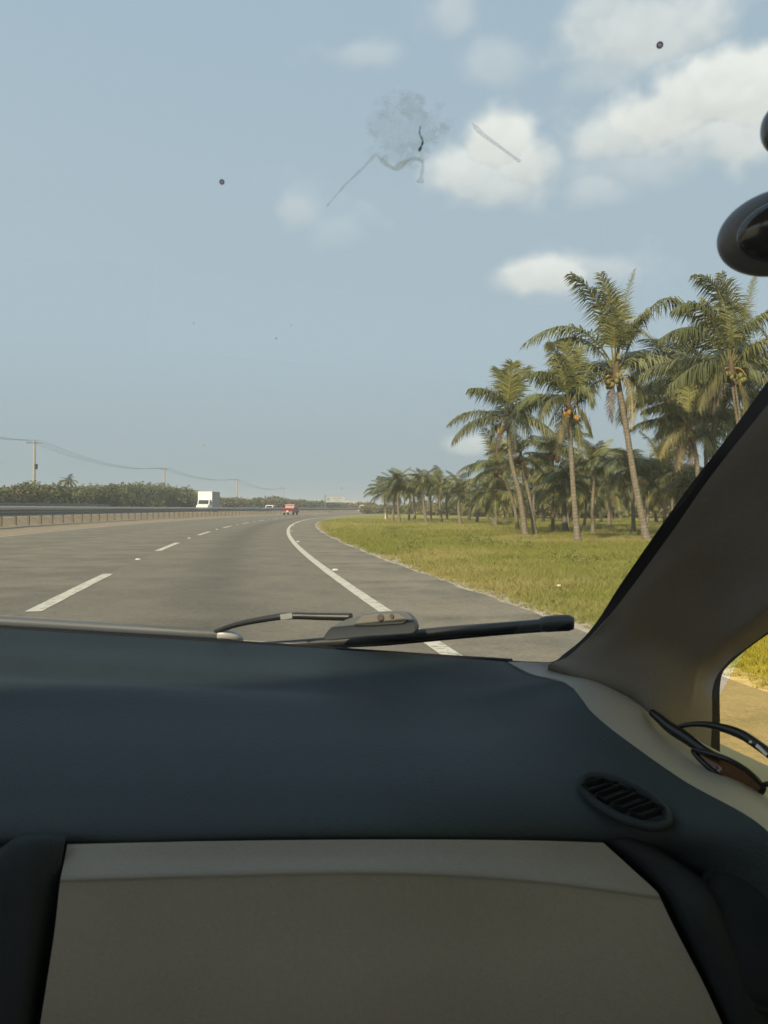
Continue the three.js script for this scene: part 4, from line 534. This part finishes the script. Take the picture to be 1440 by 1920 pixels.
// wipers, lying outside the glass
const wiperBlack = mat([.022, .022, .022], .42), wiperGrey = phys([.10, .108, .115], .4, { specularIntensity: .8 });
function glassPt(px, py, out) { const q = nearest(shield, px, py); return camera.position.clone().addScaledVector(dirOf(px, py), q.p.distanceTo(camera.position) + out); }
function strap(a, b, w0, w1, t, m, name, parent, bow = 0) { // flat tapered bar between points; w measured upright
  const pts = [a, a.clone().lerp(b, .5).add(V(0, bow, 0)), b], dir = b.clone().sub(a).normalize(); const g = taperTube(pts, u => lerp(w0, w1, u), 24, 10); return obj(name, g, m, parent);
}
{
  const w = sub('windshield_wiper', car); w.userData.label = 'black passenger side wiper with a grey centre bracket, resting at the base of the windshield';
  const G = (x, y, o = .03) => glassPt(x, y, o);
  obj('wiper_arm', [taperTube([G(385, 1192, .02), G(440, 1172), G(500, 1160), G(540, 1155), G(600, 1156), G(660, 1157)], t => lerp(.0035, .0052, t), 50, 8)], wiperBlack, w);
  obj('blade_rail', [taperTube([G(470, 1211, .015), G(620, 1204, .018), G(720, 1197, .02), G(850, 1184, .02), G(950, 1176, .02), G(1045, 1168, .02)], t => .005 + .0028 * smooth(.05, .35, t) - .0012 * smooth(.5, 1, t), 60, 10)], wiperBlack, w);
  obj('blade_rubber', [taperTube([G(480, 1217, .012), G(620, 1211, .013), G(720, 1206, .014), G(850, 1194, .014), G(950, 1185, .014), G(1045, 1178, .014)], t => .0036, 60, 8)], rubber, w);
  obj('blade_end_cap', [taperTube([G(1014, 1171, .018), G(1040, 1169, .018), G(1062, 1168, .018), G(1076, 1169, .018)], t => .0102 * (1 - .25 * smooth(.85, 1, t)) * (.85 + .15 * smooth(0, .2, t)), 16, 10)], wiperBlack, w);
  // bracket: a moulded shell, rounded at both ends
  const n = nearest(shield, 700, 1175), ex = G(785, 1178, .012).sub(G(625, 1186, .012)).normalize(), ez = dirOf(705, 1172).negate(), ey = ez.clone().cross(ex).normalize(); ez.copy(ex.clone().cross(ey));
  const o = G(705, 1175, .006), sc = n.p.distanceTo(camera.position) / FOC, loc = (x, y) => { const p = G(x, y, .006).sub(o); return [p.dot(ex), p.dot(ey)]; };
  const sh = new THREE.Shape(); const pt = [[624, 1192], [626, 1178], [640, 1166], [662, 1157], [690, 1150], [730, 1148], [752, 1150], [770, 1160], [783, 1172], [786, 1184], [760, 1187], [700, 1191], [660, 1195], [632, 1197]].map(p => loc(...p)); sh.moveTo(...pt[0]); sh.splineThru([...pt.slice(1), pt[0]].map(p => new THREE.Vector2(...p)));
  const br = obj('bracket', new THREE.ExtrudeGeometry(sh, { depth: .008, bevelEnabled: true, bevelSize: .0015, bevelThickness: .003, bevelSegments: 3, curveSegments: 40 }), wiperGrey, w); const m4 = new THREE.Matrix4().makeBasis(ex, ey, ez); br.quaternion.setFromRotationMatrix(m4); br.position.copy(o);
  const lp = new THREE.Shape([[668, 1172], [672, 1156], [700, 1152], [740, 1152], [764, 1162], [760, 1168], [700, 1172]].map(p => new THREE.Vector2(...loc(...p)))); obj('top_plate', new THREE.ExtrudeGeometry(lp, { depth: .002, bevelEnabled: true, bevelSize: .0006, bevelThickness: .0006, bevelSegments: 2 }).translate(0, 0, .0115), mat([.15, .135, .115], .5), br);
  for (const [x, y, r] of [[711, 1158, .0045], [731, 1155, .0028]]) { const [a, b] = loc(x, y); obj('rivet', new THREE.CylinderGeometry(r, r, .002, 16).rotateX(Math.PI / 2).translate(a, b, .0152), mat([.07, .05, .045], .5), br); }
  const h = obj('arm_joint', new THREE.BoxGeometry(.016, .007, .009), mat([.3, .3, .29], .4), w); h.position.copy(G(538, 1155, .029)); h.rotation.y = TH * .5; h.rotation.z = .15;
  const v = sub('windshield_wiper', car); v.userData.label = 'driver side wiper blade and end cap, coloured pale for glare, seen edge on';
  obj('blade_rail', [taperTube([G(-260, 1150, .02), G(0, 1165, .02), G(200, 1177, .02), G(420, 1190, .02)], t => .0072, 50, 10)], mat([.09, .09, .085], .5), v);  // rail, rubber and cap colours lightened to stand for glare
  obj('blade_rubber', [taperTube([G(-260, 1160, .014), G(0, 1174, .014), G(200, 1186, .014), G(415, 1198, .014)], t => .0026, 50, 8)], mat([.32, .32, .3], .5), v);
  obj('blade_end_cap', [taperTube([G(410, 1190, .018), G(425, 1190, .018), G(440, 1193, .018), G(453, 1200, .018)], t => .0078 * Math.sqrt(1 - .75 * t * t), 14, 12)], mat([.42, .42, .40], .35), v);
}
// slotted demister vent on the dashboard
{
  const q = nearest(dash, 1170, 1508), g = sub('air_vent', car), ex0 = nearest(dash, 1250, 1552).p.sub(nearest(dash, 1092, 1466).p), L = ex0.length(), ez = q.n, ex = ex0.clone().addScaledVector(ez, -ex0.dot(ez)).normalize(), ey = ez.clone().cross(ex); g.position.copy(q.p).addScaledVector(ez, .003); g.quaternion.setFromRotationMatrix(new THREE.Matrix4().makeBasis(ex, ey, ez)); g.userData.label = 'oval air vent with slanted slots';
  const a = L * .5, b = a * .42; const ring = (k, z, w) => { const p = []; for (let i = 0; i < 40; i++) { const t = i / 40 * 6.2832; p.push(V(Math.cos(t) * a * k, Math.sin(t) * b * k, z)); } return new THREE.TubeGeometry(new THREE.CatmullRomCurve3(p, true), 80, w, 8, true); };
  obj('vent_rim', [ring(1, .003, .0045)], navy, g);
  const e = new THREE.Shape(); e.absellipse(0, 0, a * .97, b * .97, 0, 6.2832, false, 0);
  const xs = [-.62, -.22, .18, .56];
  for (const x of xs) { const h = new THREE.Path(), hw = .135 * a, hh = b * (.62 - .25 * x * x), sl = .16 * a; h.moveTo(x * a - hw + sl, hh); h.lineTo(x * a + hw + sl, hh); h.lineTo(x * a + hw - sl, -hh); h.lineTo(x * a - hw - sl, -hh); h.closePath(); e.holes.push(h); }
  obj('vent_face', new THREE.ExtrudeGeometry(e, { depth: .0075, bevelEnabled: true, bevelSize: .0006, bevelThickness: .0008, bevelSegments: 2, curveSegments: 40 }).translate(0, 0, .001), navy, g);
}
// mirror head and knob at the upper right
{
  const g = sub('mirror', car), c = P(1462, 436, .47); g.position.copy(c); g.lookAt(camera.position); g.rotateZ(.1); g.userData.label = 'glossy dark oval mirror head at the upper right';
  const gloss = phys([.035, .037, .04], .16, { clearcoat: .7, clearcoatRoughness: .1 }), glossGrey = phys([.12, .122, .125], .38, { clearcoat: .3 });
  obj('mirror_shell', new THREE.SphereGeometry(1, 48, 32).scale(.0345, .0245, .016), glossGrey, g);
  obj('mirror_glass', new THREE.SphereGeometry(1, 40, 24).scale(.027, .0175, .008).translate(.004, .001, .0125), gloss, g);
  obj('mirror_stalk', taperTube([V(.02, .01, -.01), V(.03, .045, -.015), V(.032, .08, -.02)], t => .006, 12, 8), gloss, g);
  const k = obj('mount_knob', new THREE.SphereGeometry(.011, 24, 16).scale(1, 1.3, 1), gloss, car); k.position.copy(P(1464, 242, .46));
}
obj('windshield_header', new THREE.TubeGeometry(new THREE.CatmullRomCurve3([CF(-1.12, .30, .24), CF(-.85, .33, .30), CF(-.28, .345, .345), CF(.2, .345, .335), CF(.53, .34, .30)]), 40, .022, 10, false), beigeCloth, car);
// shell of the car: bonnet, roof, doors, floor, rear
const paint = phys([.22, .22, .215], .35, { clearcoat: .6 }), lining = mat([.36, .33, .28], .95), carpet = mat([.05, .05, .05], 1);
{
  const slab = (name, a, b, c, d, th, m) => obj(name, sheet([[a, b], [c, d]], 6, 6, th), m, car);
  obj('bonnet', sheet([[CF(-1.15, -.27, 1.14), CF(-.35, -.24, 1.22), CF(.45, -.27, 1.12)], [CF(-1.12, -.34, 1.6), CF(-.35, -.31, 1.7), CF(.42, -.34, 1.6)], [CF(-1.0, -.50, 2.1), CF(-.35, -.47, 2.2), CF(.32, -.50, 2.1)]], 20, 16, .02), paint, car);
  slab('roof_lining', CF(-1.15, .335, .34), CF(.50, .335, .34), CF(-1.15, .335, -1.7), CF(.50, .335, -1.7), .03, lining);
  slab('floor_pan', CF(-1.25, -.92, 1.2), CF(.6, -.92, 1.2), CF(-1.25, -.92, -1.8), CF(.6, -.92, -1.8), .03, carpet);
  slab('passenger_door', CF(.61, -.315, .96), CF(.61, -.315, -1.7), CF(.61, -.93, .96), CF(.61, -.93, -1.7), .05, beige);
  slab('driver_door', CF(-1.26, -.315, .96), CF(-1.26, -.315, -1.7), CF(-1.26, -.93, .96), CF(-1.26, -.93, -1.7), .05, beige);
  slab('rear_seat', CF(-1.25, -.05, -1.5), CF(.6, -.05, -1.5), CF(-1.25, -.92, -1.3), CF(.6, -.92, -1.3), .15, mat([.12, .11, .095], .95));
  slab('firewall', CF(-1.25, -.30, 1.1), CF(.58, -.30, 1.1), CF(-1.25, -.92, 1.15), CF(.58, -.92, 1.15), .03, carpet);
  slab('passenger_seat', CF(-.22, .12, -.32), CF(.3, .12, -.32), CF(-.22, -.6, -.2), CF(.3, -.6, -.2), .12, mat([.13, .12, .10], .95));
  slab('driver_seat', CF(-1.0, .12, -.32), CF(-.45, .12, -.32), CF(-1.0, -.6, -.2), CF(-.45, -.6, -.2), .12, mat([.13, .12, .10], .95));
  for (const [l0, l1] of [[.575, .505], [-1.22, -1.16]]) obj('door_pillar', taperTube([CF(l0, -.32, -.40), CF(l1, .33, -.46)], () => .045, 6, 10), beigeCloth, car);
  obj('driver_pillar_trim', taperTube([CF(-1.2, -.2, .86), CF(-1.12, .28, .26)], () => .04, 8, 10), beigeCloth, car);
}
// sunglasses left on the ledge beside the window
{
  const g = thing('sunglasses', 'black sunglasses with brown lenses lying folded open on the beige ledge by the side window', 'sunglasses'), frame = mat([.012, .012, .012], .3), lens = phys([.16, .085, .05], .05, { transmission: .55, thickness: 0 });
  const Q = (x, y, d) => P(x, y, d), flatten = (pts, r, seg = 30) => taperTube(pts.map(p => Q(...p)), r, seg, 10);
  obj('temple', flatten([[1222, 1336, .90], [1236, 1347, .888], [1256, 1364, .872], [1290, 1386, .848], [1322, 1408, .826], [1352, 1422, .81]], t => .0042 + .0022 * Math.sin(Math.PI * Math.min(1, t * 1.1)), 40), frame, g);
  const t2 = obj('temple', flatten([[1256, 1372, .875], [1284, 1360, .865], [1318, 1358, .85], [1352, 1364, .83], [1392, 1378, .805], [1420, 1396, .79], [1452, 1420, .772], [1478, 1444, .758]], t => lerp(.0026, .005, smooth(.1, .6, t)), 50), frame, g);
  const mk = (x, y, d, w, h, rot) => { const o = obj('temple_mark', new THREE.BoxGeometry(w, h, .001), mat([.75, .74, .72], .4), t2); o.position.copy(Q(x, y, d)); o.lookAt(camera.position); o.rotateZ(rot); };
  mk(1428, 1406, .776, .0125, .0032, -.72); mk(1407, 1391, .786, .0024, .0024, 0);
  const rimPts = [[1300, 1408, .835], [1330, 1413, .815], [1365, 1424, .80], [1400, 1444, .79], [1424, 1466, .785], [1432, 1478, .784], [1415, 1492, .79], [1372, 1470, .80], [1330, 1440, .815]];
  const curve = new THREE.CatmullRomCurve3(rimPts.map(p => Q(...p)), true); obj('lens_rim', new THREE.TubeGeometry(curve, 80, .0028, 8, true), frame, g);
  { const c = curve.getPoints(50), m = c.reduce((a, p) => a.add(p), V()).multiplyScalar(1 / c.length), pos = [m.x, m.y, m.z], idx = []; c.forEach(p => pos.push(p.x, p.y, p.z)); for (let i = 1; i < c.length; i++) idx.push(0, i, i + 1); const ge = new THREE.BufferGeometry(); ge.setAttribute('position', new THREE.Float32BufferAttribute(pos, 3)); ge.setAttribute('uv', new THREE.Float32BufferAttribute(new Float32Array(pos.length / 3 * 2), 2)); ge.setIndex(idx); ge.computeVertexNormals(); obj('lens', ge, lens, g); }
  const rim2 = [[1450, 1478, .772], [1480, 1484, .758], [1530, 1500, .742], [1560, 1530, .735], [1540, 1555, .738], [1490, 1540, .752], [1456, 1505, .768]]; obj('lens_rim', new THREE.TubeGeometry(new THREE.CatmullRomCurve3(rim2.map(p => Q(...p)), true), 60, .0028, 8, true), frame, g);
  obj('nose_bridge', tube([Q(1430, 1474, .784), Q(1441, 1470, .778), Q(1452, 1482, .772)], .0028, 10, 8), frame, g);
}
shade(scene);
renderer.render(scene, camera);
